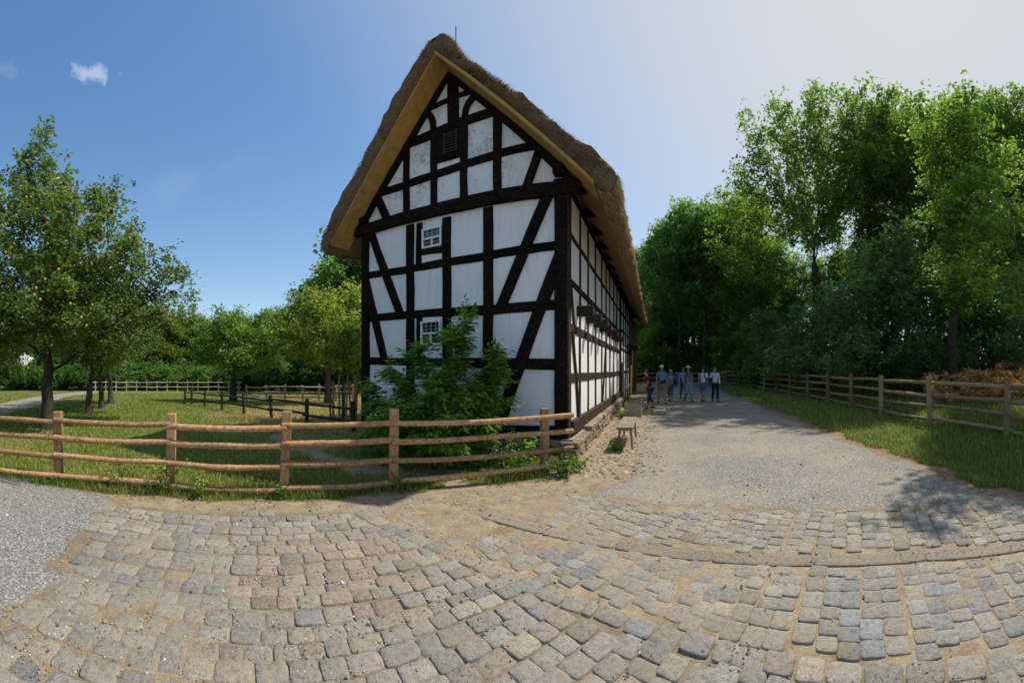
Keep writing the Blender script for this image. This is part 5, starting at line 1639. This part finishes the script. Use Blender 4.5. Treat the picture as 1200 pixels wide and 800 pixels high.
grass_field('bank_grass', 150000, 0.28, 1.5, 5.0, 34, 202, 0.12, lambda P: roadS(P) > -0.5)
# longer tufts along the foot of the log fence
Pf = []
rg = np.random.default_rng(77)
fp = np.array(FENCE[1:]); seg = np.hypot(*(fp[1:] - fp[:-1]).T); cum = np.concatenate([[0], np.cumsum(seg)])
s_ = rg.uniform(0, cum[-1], 16000); cl = fnoise(np.stack([s_, s_ * 0], 1), 1.6, 41)
s_ = s_[cl > -0.12 - 0.3 * rg.random(len(s_))]
P = np.stack([np.interp(s_, cum, fp[:, 0]), np.interp(s_, cum, fp[:, 1])], 1) + rg.normal(0, 0.11, (len(s_), 2)) + np.array([0.03, -0.05])
ok = ~((P[:, 0] > -1.3) & (P[:, 0] < -0.35))
P = P[ok]
tn = np.array([[0.12, 0.19, 0.03]]) * rg.uniform(0.6, 1.5, (len(P), 1)); tn[rg.random(len(P)) < 0.13] = (0.36, 0.3, 0.13)
blades('verge_grass', P, rg.uniform(0.05, 0.2, len(P)), np.full(len(P), 0.0035), tn, 78)


def weed(name, label, x, y, h, w, n, size, mat, seed, flowers=None):
    rg = np.random.default_rng(seed); z0 = gz1(x, y)
    o = tag(empty(name, (x, y, z0)), label, 'weed')
    mb = MB(); pts = []
    for k in range(max(3, n // 22)):
        a = rg.uniform(0, 6.28); rr_ = w * rg.uniform(0.2, 1.0); hh = h * rg.uniform(0.55, 1.05)
        st = [Vector((0.05 * math.cos(a), 0.05 * math.sin(a), -0.02)), Vector((rr_ * .4 * math.cos(a), rr_ * .4 * math.sin(a), hh * .6)), Vector((rr_ * math.cos(a), rr_ * math.sin(a), hh))]
        mb.tube(st, [0.005, 0.004, 0.002], 4, cap=False)
        for _ in range(22):
            t = rg.uniform(0.15, 1.0)
            p = st[0].lerp(st[1], t * 2) if t < .5 else st[1].lerp(st[2], t * 2 - 1)
            pts.append(np.array(p) + rg.normal(0, size * 0.55, 3))
    mb.build('stem', M_STEM, o)
    pts = np.array(pts); pts[:, 2] = np.maximum(pts[:, 2], 0.01)
    link('foliage', leaves('foliage', pts, size, mat, seed, up=0.6, aspect=0.6), None, o)
    if flowers:
        mb = MB()
        for p in pts[rg.choice(len(pts), min(len(pts), 22))]: mb.ball((p[0], p[1], p[2] + 0.02), 0.011, 6, 4)
        fo = mb.build('flowers', flowers, o); fo['kind'] = 'stuff'
M_STEM = plain('green_stem', (0.08, 0.11, 0.03), 0.6)
L_WEED = leafmat('weed_leaf', (0.05, 0.10, 0.02), (0.12, 0.20, 0.035), (0.24, 0.30, 0.07), 0.35, clump=4)
M_YEL = plain('yellow_petals', (0.6, 0.48, 0.05), 0.6)
weed('weed', 'yellow flowering weed at the foot of the second fence post from the left', -3.95, 3.12, 0.42, 0.34, 150, 0.055, L_WEED, 301, M_YEL)
weed('weed', 'low broad leafed weed in front of the middle fence post', -2.72, 4.02, 0.2, 0.16, 66, 0.06, L_WEED, 302)
weed('weed', 'tall thin yellow flowering weed between the two left fence posts', -4.45, 2.75, 0.36, 0.25, 110, 0.05, L_WEED, 321, M_YEL)
weed('weed', 'spreading pale weed just right of the second fence post', -3.55, 3.35, 0.28, 0.3, 110, 0.05, L_WEED, 322, M_YEL)
weed('weed', 'small weed at the foot of the fourth fence post from the left', -1.5, 4.9, 0.26, 0.22, 90, 0.05, L_WEED, 323)
weed('leafy_weed', 'dense bright leafy weed clump at the house end of the log fence', 0.78, 5.78, 0.36, 0.36, 320, 0.055, L_WEED, 303)
weed('leafy_weed', 'smaller bright weed clump against the corner of the stone plinth', 1.02, 6.05, 0.3, 0.26, 170, 0.055, L_WEED, 304)
weed('weed', 'green weed growing under the grey bench', 2.05, 7.45, 0.22, 0.3, 200, 0.06, L_WEED, 305)
weed('weed', 'tall weed climbing through the rails by the last fence posts', -0.1, 6.0, 0.75, 0.35, 200, 0.06, L_WEED, 306)
weed('weed', 'green weed tuft at the plinth just before the stone trough', *at_wall(5.6, 0.5)[:2], 0.4, 0.22, 110, 0.07, L_WEED, 307)
for k, (x, y, h, w_) in enumerate(((-0.6, 6.3, .5, .5), (0.25, 6.55, .55, .45), (-1.5, 6.5, .45, .5), (0.1, 6.2, .3, .4))):
    weed('shade_weed', 'dark green weed in the shade between the log fence and the gable', x, y, h, w_, 200, 0.08, L_ELDER, 310 + k)
    bpy.data.objects[-1] if False else None
for o in bpy.data.objects:
    if o.name.startswith('shade_weed'): o['group'] = 'shade weeds below the gable'

# elder: arching stems with feathered compound leaves
def elder():
    px = 520; r = 7.0; x, y = pol(px, r)
    rt, aw = tan_at(px)
    L_ = lob(px, [(0, 0, 1.0, 1.0, 0.85), (-.9, 0.2, 1.0, .5, .75), (-.65, .1, 1.65, .4, .5), (.1, 0, 1.95, .5, .6), (.38, 0, 2.7, .24, .5), (.85, -.3, 1.9, .4, .5), (.85, -.4, 1.1, .34, .6), (-1.15, .2, .6, .45, .5), (.5, -.2, 1.4, .6, .5), (0, -.7, .6, .7, .5), (-.55, -.2, .6, .75, .55)])
    N, par = colonise(straight(0.35, 2, (0, 0), 0.02, 5), L_, 420, 0.15, 1.6, 0.26, 401, grav=0.08)
    rad, kids = limbs(N, par, 0.005, 2.2, 1, 3, 0.05)
    o = tag(empty('elder_bush', (x, y, gz1(x, y))), 'big leafy elder bush growing in front of the gable wall', 'bush')
    link('stems', limb_mesh('stems', N, par, rad, kids, M_BARK), None, o)
    ids = tips(N, par, rad, kids, 0.012)
    rg = np.random.default_rng(402)
    B, D_, S_ = [], [], []
    cen0 = np.array([0, 0, 0.6])
    for _ in range(3200):
        i = rg.choice(ids); t = rg.random()
        p = N[i] * t + N[par[i]] * (1 - t) + rg.normal(0, .05, 3)
        out = p - cen0; out[2] *= 0.4; out /= np.linalg.norm(out) + 1e-6
        d = out * 0.9 + rg.normal(0, .55, 3); d[2] = d[2] * 0.4 + 0.1; d /= np.linalg.norm(d)
        L = rg.uniform(0.16, 0.28); side = np.cross(d, [0, 0, 1]); side /= np.linalg.norm(side) + 1e-6
        for k in range(3):
            q = p + d * L * (0.35 + 0.25 * k); q[2] -= 0.05 * (0.35 + 0.25 * k) ** 2
            for sg in (-1, 1):
                ld = side * sg * 0.85 + d * 0.55; ld[2] -= 0.28
                B.append(q); D_.append(ld / np.linalg.norm(ld)); S_.append(rg.uniform(0.09, 0.14))
        q = p + d * L; ld = d.copy(); ld[2] -= 0.35
        B.append(q); D_.append(ld / np.linalg.norm(ld)); S_.append(rg.uniform(0.11, 0.16))
    B, D_, S_ = np.array(B), np.array(D_), np.array(S_)[:, None]
    nrm = np.tile([0, 0, 1.0], (len(B), 1)) + rg.normal(0, .22, B.shape); nrm -= D_ * (nrm * D_).sum(1)[:, None]; nrm /= np.linalg.norm(nrm, axis=1)[:, None]
    s = np.cross(nrm, D_)
    v = np.stack([B, B + D_ * S_ * .4 - s * S_ * .24 + nrm * S_ * .04, B + D_ * S_ - nrm * S_ * .12, B + D_ * S_ * .4 + s * S_ * .24 + nrm * S_ * .04], 1).reshape(-1, 3)
    k = np.arange(len(B))[:, None] * 4
    f = np.concatenate([k + np.array([[0, 1, 2]]), k + np.array([[0, 2, 3]])], 1).reshape(-1, 3)
    link('foliage', np_mesh('foliage', v, f, L_ELDER), None, o)
elder()

# rust-brown dead bracken on the right bank
rg = np.random.default_rng(55)
L_BRACKEN = leafmat('dead_bracken', (0.22, 0.11, 0.05), (0.46, 0.25, 0.11), (0.62, 0.42, 0.23), 0.25)
P = []
for _ in range(380):
    px = rg.uniform(1092, 1270); r = rg.uniform(11.8, 15.5); x, y = pol(px, r); a = rg.uniform(0, 6.28); h = rg.uniform(.3, 0.95) * (0.65 + 0.5 * math.sin(px * 0.09) ** 2); z0 = gz1(x, y)
    for k in range(26):
        t = (k + 1) / 26; P.append((x + math.cos(a) * t * t * .5 + rg.normal(0, .09), y + math.sin(a) * t * t * .5 + rg.normal(0, .09), z0 + h * math.sin(t * 1.9)))
tag(link('dead_bracken', leaves('dead_bracken', np.array(P), 0.19, L_BRACKEN, 56, up=.0, aspect=.22)), kind='stuff')

# loose chips and pebbles on the yard, and a little leaf litter along the verge
def loose_stones():
    P, r = sample_polar(11000, -1.5, 1.45, 1.8, 11, 601)
    g, v, d, red = regions(P); rg = np.random.default_rng(602)
    side = ((P[:, 0] - P1.x) * V.y - (P[:, 1] - P1.y) * V.x)
    m = (g < 0.3) & ((side > 0.4) | (P[:, 1] < 6)) & (fnoise(P, 1.1, 61) + fnoise(P, 4, 62) * .5 > -0.05 - 0.2 * v)
    P = P[m]; r = r[m]; n = len(P)
    s = rg.uniform(0.003, 0.009, n) * (0.7 + 0.12 * r); s[rg.random(n) < 0.04] *= 1.9
    z = gz(P[:, 0], P[:, 1]) + 0.004
    base = np.array([[1, 0, 0], [.3, .95, 0], [-.8, .6, 0], [-.8, -.6, 0], [.3, -.95, 0], [.45, .2, .7], [-.35, .3, .75], [-.1, -.45, .65]])
    v_ = base[None] * (1 + rg.normal(0, .22, (n, 8, 3))) * s[:, None, None] * np.array([1.2, 1, .9])
    a = rg.uniform(0, 6.28, n); c, q = np.cos(a)[:, None], np.sin(a)[:, None]
    x = v_[:, :, 0] * c - v_[:, :, 1] * q + P[:, :1]; y = v_[:, :, 0] * q + v_[:, :, 1] * c + P[:, 1:]
    vs = np.stack([x, y, v_[:, :, 2] + z[:, None]], 2).reshape(-1, 3)
    ft = np.array([[0, 1, 5], [1, 6, 5], [1, 2, 6], [2, 3, 6], [3, 7, 6], [3, 4, 7], [4, 0, 5], [4, 5, 7], [5, 6, 7]])
    f = (ft[None] + (np.arange(n) * 8)[:, None, None]).reshape(-1, 3)
    m_ = NT('loose_stone'); gi = m_.n('ShaderNodeNewGeometry')
    m_.color(m_.ramp(gi.outputs['Random Per Island'], [(0, (0.10, 0.09, 0.08)), (0.25, (0.2, 0.18, 0.145)), (0.7, (0.33, 0.29, 0.23)), (1, (0.6, 0.57, 0.52))]))
    tag(link('loose_stones', np_mesh('loose_stones', vs, f, m_.m)), kind='stuff')
    # dry leaves
    P, r = sample_polar(2600, -1.5, 1.45, 2.2, 12, 611); g, v, d, red = regions(P)
    m = (g < 0.45) & ((np.abs(sdist(P, FENCE)) < 1.1) | (np.abs(roadS(P)) < 0.6) | (rg.random(len(P)) < 0.04)) & (sdist(P, MEADOW) > 0.0)
    P = P[m]
    c3 = np.concatenate([P, (gz(P[:, 0], P[:, 1]) + 0.014)[:, None]], 1)
    tag(link('leaf_litter', leaves('leaf_litter', c3, 0.035, leafmat('dry_leaf', (0.10, 0.06, 0.03), (0.22, 0.14, 0.06), (0.34, 0.26, 0.09), 0.1), 612, up=3.0)), kind='stuff')
loose_stones()

# ------------------------------------------------------------------ people
M_SKIN = plain('skin', (0.42, 0.24, 0.17), 0.55, 0.08)
M_EYE = plain('eye_dark', (0.02, 0.015, 0.012), 0.3)
def cloth(name, c, rough=0.9, sc=25): return plain(name, c, rough, 0.22, sc, bump=0.25)


def skin_mesh(name, J, edges, rad, root, sub=2):
    keys = list(J); ix = {k: i for i, k in enumerate(keys)}
    me = bpy.data.meshes.new(name + '_cage'); me.from_pydata([J[k] for k in keys], [(ix[a], ix[b]) for a, b in edges], []); me.update()
    o = bpy.data.objects.new(name + '_cage', me); COL.objects.link(o)
    md = o.modifiers.new('skin', 'SKIN'); md.use_smooth_shade = True; md.branch_smoothing = 0.6
    if not me.skin_vertices: me.skin_vertices.new(name='')
    for k in keys:
        sv = me.skin_vertices[0].data[ix[k]]; r = rad[k]
        sv.radius = r if isinstance(r, tuple) else (r, r); sv.use_root = (k == root)
    if sub: o.modifiers.new('sub', 'SUBSURF').levels = sub
    dg_ = bpy.context.evaluated_depsgraph_get()
    out = bpy.data.meshes.new_from_object(o.evaluated_get(dg_)); out.name = name
    bpy.data.objects.remove(o); bpy.data.meshes.remove(me)
    return out


def join_mb(me, mb):
    """append extra surface (hands, nose, ears) to the body mesh"""
    v = [tuple(p.co) for p in me.vertices] + mb.v; n = len(me.vertices)
    f = [tuple(p.vertices) for p in me.polygons] + [tuple(i + n for i in q) for q in mb.f]
    m2 = bpy.data.meshes.new(me.name); m2.from_pydata(v, [], f); m2.polygons.foreach_set('use_smooth', [True] * len(f)); m2.update()
    return m2


def person(label, px, r, turn, H, c, stride=0.14, lean=0.0, arms=('down', 'down'), legs='trousers', hat=None, hair=(0.08, 0.05, 0.03), pack=None, sleeve='short', longhair=False, shoe=(0.03, 0.03, 0.035), vest=None, bag=None, slim=1.0, beltbag=False):
    x, y = pol(px, r); az = (px - 600) / F
    o = tag(empty('person', (x, y, gz1(x, y)), -az + R(turn)), label, 'person', 'walkers on the gravel road')
    h = H
    Z = lambda t: t * h
    fy = -lean * h                    # forward lean of the trunk (forward is -y)
    J = {}
    J['pelvis'] = (0, 0, Z(.53)); J['waist'] = (0, fy * .35, Z(.62)); J['chest'] = (0, fy * .8, Z(.75)); J['neck'] = (0, fy * 1.05, Z(.845)); J['chin'] = (0, fy * 1.2 - .012 * h, Z(.885)); J['head'] = (0, fy * 1.28 - .008 * h, Z(.935)); J['crown'] = (0, fy * 1.3, Z(.975))
    for s, sd_ in (('L', 1), ('R', -1)):
        J['sh' + s] = (sd_ * .105 * h * slim, fy * .95, Z(.805))
        a = arms[0 if s == 'L' else 1]
        sx = J['sh' + s]
        if a == 'down': e, w_ = (sx[0] + sd_ * .025 * h, sx[1] + .02 * h, Z(.635)), (sx[0] + sd_ * .03 * h, sx[1] - .04 * h, Z(.49))
        elif a == 'fwd': e, w_ = (sx[0] + sd_ * .02 * h, sx[1] - .05 * h, Z(.645)), (sx[0] - sd_ * .01 * h, sx[1] - .15 * h, Z(.56))
        elif a == 'back': e, w_ = (sx[0] + sd_ * .03 * h, sx[1] + .07 * h, Z(.65)), (sx[0] + sd_ * .03 * h, sx[1] + .06 * h, Z(.50))
        elif a == 'face': e, w_ = (sx[0] + sd_ * .07 * h, sx[1] - .06 * h, Z(.69)), (sx[0] - sd_ * .015 * h, sx[1] - .10 * h, Z(.865))
        elif a == 'hip': e, w_ = (sx[0] + sd_ * .09 * h, sx[1] + .02 * h, Z(.66)), (sx[0] - sd_ * .01 * h, sx[1] - .07 * h, Z(.555))
        J['el' + s], J['wr' + s] = e, w_
        st = stride * h * (1 if s == 'L' else -1)
        J['hip' + s] = (sd_ * .048 * h, 0, Z(.50))
        J['kn' + s] = (sd_ * .055 * h, -.025 * h - st * .35 - (0.02 * h if st < 0 else 0), Z(.285))
        J['an' + s] = (sd_ * .058 * h, -st * .8 + .02 * h, Z(.045) + (0.012 * h if st < 0 else 0)); J['toe' + s] = (sd_ * .07 * h, -st * .8 - .085 * h, Z(.022))
    E = [('pelvis', 'waist'), ('waist', 'chest'), ('chest', 'neck'), ('neck', 'chin'), ('chin', 'head'), ('head', 'crown')]
    for s in 'LR': E += [('chest', 'sh' + s), ('sh' + s, 'el' + s), ('el' + s, 'wr' + s), ('pelvis', 'hip' + s), ('hip' + s, 'kn' + s), ('kn' + s, 'an' + s), ('an' + s, 'toe' + s)]
    rd = {'pelvis': (.06 * h, .046 * h), 'waist': (.056 * h * slim, .04 * h), 'chest': (.064 * h * slim, .046 * h), 'neck': .03 * h, 'chin': .037 * h, 'head': .047 * h, 'crown': .036 * h}
    for s in 'LR': rd.update({'sh' + s: .034 * h, 'el' + s: .024 * h, 'wr' + s: .016 * h, 'hip' + s: .052 * h, 'kn' + s: .034 * h, 'an' + s: .021 * h, 'toe' + s: .02 * h})
    me = skin_mesh('body', J, E, rd, 'pelvis')
    mb = MB()
    hd = Vector(J['head'])
    mb.ball(hd + Vector((0, -.047 * h, -.004 * h)), .009 * h, 6, 5, (.7, 1, 1.3))
    for sd_ in (-1, 1): mb.ball(hd + Vector((sd_ * .046 * h, .006 * h, 0)), .012 * h, 6, 5, (.4, .8, 1.2))
    for s, sd_ in (('L', 1), ('R', -1)):
        w_ = Vector(J['wr' + s]); e = Vector(J['el' + s]); d = (w_ - e).normalized()
        sv = Vector((0, 1, 0)) - d * d.y; sv = sv.normalized(); n_ = d.cross(sv)
        mb.ball(w_ + d * .026 * h, .024 * h, 8, 6, (.5, 1, 1.15), Matrix((n_, sv, d)).transposed())
        for k, (q, L) in enumerate(((-.017, .036), (-.006, .042), (.005, .039), (.015, .031))):
            b = w_ + d * .045 * h + sv * q * h
            mb.tube([b, b + d * L * .5 * h + n_ * -.004 * sd_ * h, b + d * L * .9 * h + n_ * -.014 * sd_ * h], [.0058 * h, .0052 * h, .004 * h], 5)
        b = w_ + d * .018 * h - sv * .02 * h
        mb.tube([b, b + d * .016 * h - sv * .014 * h, b + d * .034 * h - sv * .016 * h], [.007 * h, .006 * h, .0045 * h], 5)
    me = join_mb(me, mb); bo = link('body', me, M_SKIN, o)
    for sd_ in (-1, 1):
        mb = MB(); mb.ball(hd + Vector((sd_ * .018 * h, -.045 * h, .008 * h)), .0055 * h, 6, 4); mb.build('eye', M_EYE, bo)
    # shirt
    js = {k: J[k] for k in ('pelvis', 'waist', 'chest')}; js['collar'] = tuple(Vector(J['chest']).lerp(Vector(J['neck']), .82))
    es = [('pelvis', 'waist'), ('waist', 'chest'), ('chest', 'collar')]
    rs = {'pelvis': (.09 * h, .074 * h), 'waist': (.085 * h * slim, .068 * h), 'chest': (.094 * h * slim, .074 * h), 'collar': .052 * h}
    for s in 'LR':
        js['sh' + s] = J['sh' + s]; es.append(('chest', 'sh' + s)); rs['sh' + s] = .046 * h
        if sleeve != 'none':
            t = .75 if sleeve == 'short' else 1.0
            js['el' + s] = tuple(Vector(J['sh' + s]).lerp(Vector(J['el' + s]), t)); es.append(('sh' + s, 'el' + s)); rs['el' + s] = .035 * h
            if sleeve == 'long':
                js['wr' + s] = tuple(Vector(J['el' + s]).lerp(Vector(J['wr' + s]), .9)); es.append(('el' + s, 'wr' + s)); rs['wr' + s] = .026 * h
    link('shirt', skin_mesh('shirt', js, es, rs, 'chest'), c['shirt'], o)
    if vest:
        jv = {k: J[k] for k in ('waist', 'chest')}; jv['hem'] = tuple(Vector(J['pelvis']) + Vector((0, .012 * h, 0))); jv['waist'] = tuple(Vector(J['waist']) + Vector((0, .014 * h, 0))); jv['chest'] = tuple(Vector(J['chest']) + Vector((0, .012 * h, 0))); jv['top'] = tuple(Vector(J['chest']).lerp(Vector(J['neck']), .55))
        link('vest', skin_mesh('vest', jv, [('hem', 'waist'), ('waist', 'chest'), ('chest', 'top')], {'hem': (.1 * h, .076 * h), 'waist': (.096 * h, .072 * h), 'chest': (.104 * h, .074 * h), 'top': (.08 * h, .05 * h)}, 'chest'), vest, o)
    # trousers
    jt = {'pelvis': J['pelvis']}; et = []; rt = {'pelvis': (.08 * h, .064 * h)}
    cut = {'trousers': (1, .93), 'capri': (1, .62), 'shorts': (.92, None)}[legs]
    wide = c.get('wide', 1.0)
    for s in 'LR':
        jt['hip' + s] = J['hip' + s]; et.append(('pelvis', 'hip' + s)); rt['hip' + s] = .060 * h
        jt['kn' + s] = tuple(Vector(J['hip' + s]).lerp(Vector(J['kn' + s]), cut[0])); et.append(('hip' + s, 'kn' + s)); rt['kn' + s] = (.044 if cut[1] else .050) * h * wide
        if cut[1]:
            jt['an' + s] = tuple(Vector(J['kn' + s]).lerp(Vector(J['an' + s]), cut[1])); et.append(('kn' + s, 'an' + s)); rt['an' + s] = .033 * h * wide
    link('trousers' if legs == 'trousers' else legs, skin_mesh('trousers', jt, et, rt, 'pelvis'), c['legs'], o)
    ms = plain('shoe_leather', shoe, 0.6)
    for s in 'LR':
        a, t = Vector(J['an' + s]), Vector(J['toe' + s]); mb = MB()
        mid = a.lerp(t, .45); mb.ball((mid.x, mid.y, mid.z * .85), .03 * h, 10, 7, (.95, 2.3, .85)); mb.build('shoe', ms, o)
    # hair, hat
    if hair:
        mb = MB(); mb.ball(hd + Vector((0, .014 * h, .016 * h)), .054 * h, 12, 8, (.98, 1.02, .95))
        if longhair: mb.ball(hd + Vector((0, .03 * h, -.03 * h)), .05 * h, 10, 7, (1.05, .75, 1.3))
        mb.build('hair', plain('hair', hair, 0.6, 0.4, 60), o)
    if hat:
        kind, col = hat; mb = MB(); top = hd + Vector((0, .004 * h, .026 * h))
        mh = plain('hat', col, 0.85, 0.12, 40)
        if kind == 'cap':
            mb.ball(top, .056 * h, 12, 7, (1, 1.05, .72)); mb.ball(top + Vector((0, -.06 * h, -.004 * h)), .042 * h, 10, 5, (1, 1, .12))
        else:
            n = 22; vs = []
            for rr_, zz in ((.102, -.004), (.1, .002), (.058, .006), (.055, .034), (.045, .05), (.02, .047), (0.001, .046)):
                vs += [top + Vector((math.cos(k * 2 * math.pi / n) * rr_ * h * .95, math.sin(k * 2 * math.pi / n) * rr_ * h, zz * h)) for k in range(n)]
            mb.add(vs, [(q * n + k, q * n + (k + 1) % n, (q + 1) * n + (k + 1) % n, (q + 1) * n + k) for q in range(6) for k in range(n)], True)
        mb.build('hat', mh, o)
    mdk = cloth('pack_cloth', pack or bag or (0.03, 0.03, 0.04))
    if pack:
        mb = MB(); q = Vector(J['chest']); mb.bbox(q + Vector((0, .115 * h, -.03 * h)), (.16 * h, .09 * h, .24 * h), None, .03 * h); bp = mb.build('backpack', mdk, o)
        for sd_ in (-1, 1):
            mb = MB(); mb.tube([q + Vector((sd_ * .055 * h, .07 * h, .085 * h)), q + Vector((sd_ * .06 * h, 0, .098 * h)), q + Vector((sd_ * .062 * h, -.066 * h, .05 * h)), q + Vector((sd_ * .07 * h, -.068 * h, -.03 * h)), q + Vector((sd_ * .085 * h, .03 * h, -.1 * h))], .012 * h, 6, flat=.6)
            mb.build('strap', mdk, bp)
    if bag:
        mb = MB(); q = Vector(J['shL']); mb.bbox(q + Vector((.035 * h, .02 * h, -.19 * h)), (.07 * h, .15 * h, .19 * h), None, .02 * h); bp = mb.build('shoulder_bag', mdk, o)
        mb = MB(); mb.tube([q + Vector((.03 * h, -.04 * h, -.1 * h)), q + Vector((0, -.03 * h, .045 * h)), q + Vector((.03 * h, .07 * h, -.1 * h))], .008 * h, 5); mb.build('strap', mdk, bp)
    if beltbag:
        mb = MB(); mb.bbox(Vector((0, -.075 * h, .575 * h)), (.13 * h, .05 * h, .06 * h), None, .015 * h); mb.build('belt_bag', cloth('belt_bag', (.025, .025, .03)), o)
    return o

D = lambda n, s, l, **k: dict(shirt=cloth(n + '_top', s), legs=cloth(n + '_bottom', l), **k)
person('woman in maroon top and dark blue jeans bending forward nearest the house', 762, 15.8, -58, 1.62, D('a', (0.10, 0.012, 0.025), (0.02, 0.035, 0.10)), .17, .10, ('fwd', 'hip'), 'capri', None, (0.13, 0.045, 0.02), slim=.92)
person('man in white cap, blue denim shirt and khaki shorts striding along', 775.5, 17.9, 18, 1.82, D('b', (0.13, 0.24, 0.38), (0.24, 0.20, 0.14)), .15, 0, ('down', 'down'), 'shorts', ('cap', (0.75, 0.75, 0.73)), (0.2, 0.18, 0.16), beltbag=True)
person('shorter walker in grey top and cropped jeans with a dark shoulder bag', 786, 19.4, -20, 1.60, D('c', (0.26, 0.28, 0.28), (0.06, 0.12, 0.19)), .08, 0, ('down', 'down'), 'capri', ('cap', (0.34, 0.33, 0.30)), (0.2, 0.19, 0.18), bag=(0.02, 0.025, 0.04))
person('walker in a blue shirt half hidden behind the man in the straw hat', 800.5, 21.2, 15, 1.74, D('d', (0.22, 0.34, 0.62), (0.10, 0.10, 0.13)), .1, 0, ('down', 'down'), 'trousers', None, (0.1, 0.08, 0.06), sleeve='long')
person('man in straw hat, grey vest and loose light blue trousers', 806.5, 19.2, 24, 1.79, D('e', (0.20, 0.23, 0.28), (0.20, 0.32, 0.40), wide=1.3), .13, 0, ('down', 'down'), 'trousers', ('brim', (0.62, 0.55, 0.40)), (0.2, 0.17, 0.13), sleeve='none', vest=cloth('grey_vest', (0.15, 0.18, 0.23)), pack=(0.03, 0.03, 0.04))
person('man in white tee shirt and denim shorts wearing a black backpack', 824, 19.2, -22, 1.74, D('f', (0.68, 0.70, 0.76), (0.06, 0.14, 0.27)), .09, 0, ('down', 'down'), 'shorts', None, (0.05, 0.03, 0.025), pack=(0.02, 0.02, 0.03))
person('woman in white blouse and navy trousers raising a hand to her face', 838, 19.2, 14, 1.73, D('g', (0.62, 0.64, 0.74), (0.015, 0.02, 0.045)), .12, 0, ('down', 'face'), 'trousers', None, (0.16, 0.09, 0.05), longhair=True, sleeve='long', slim=.95)
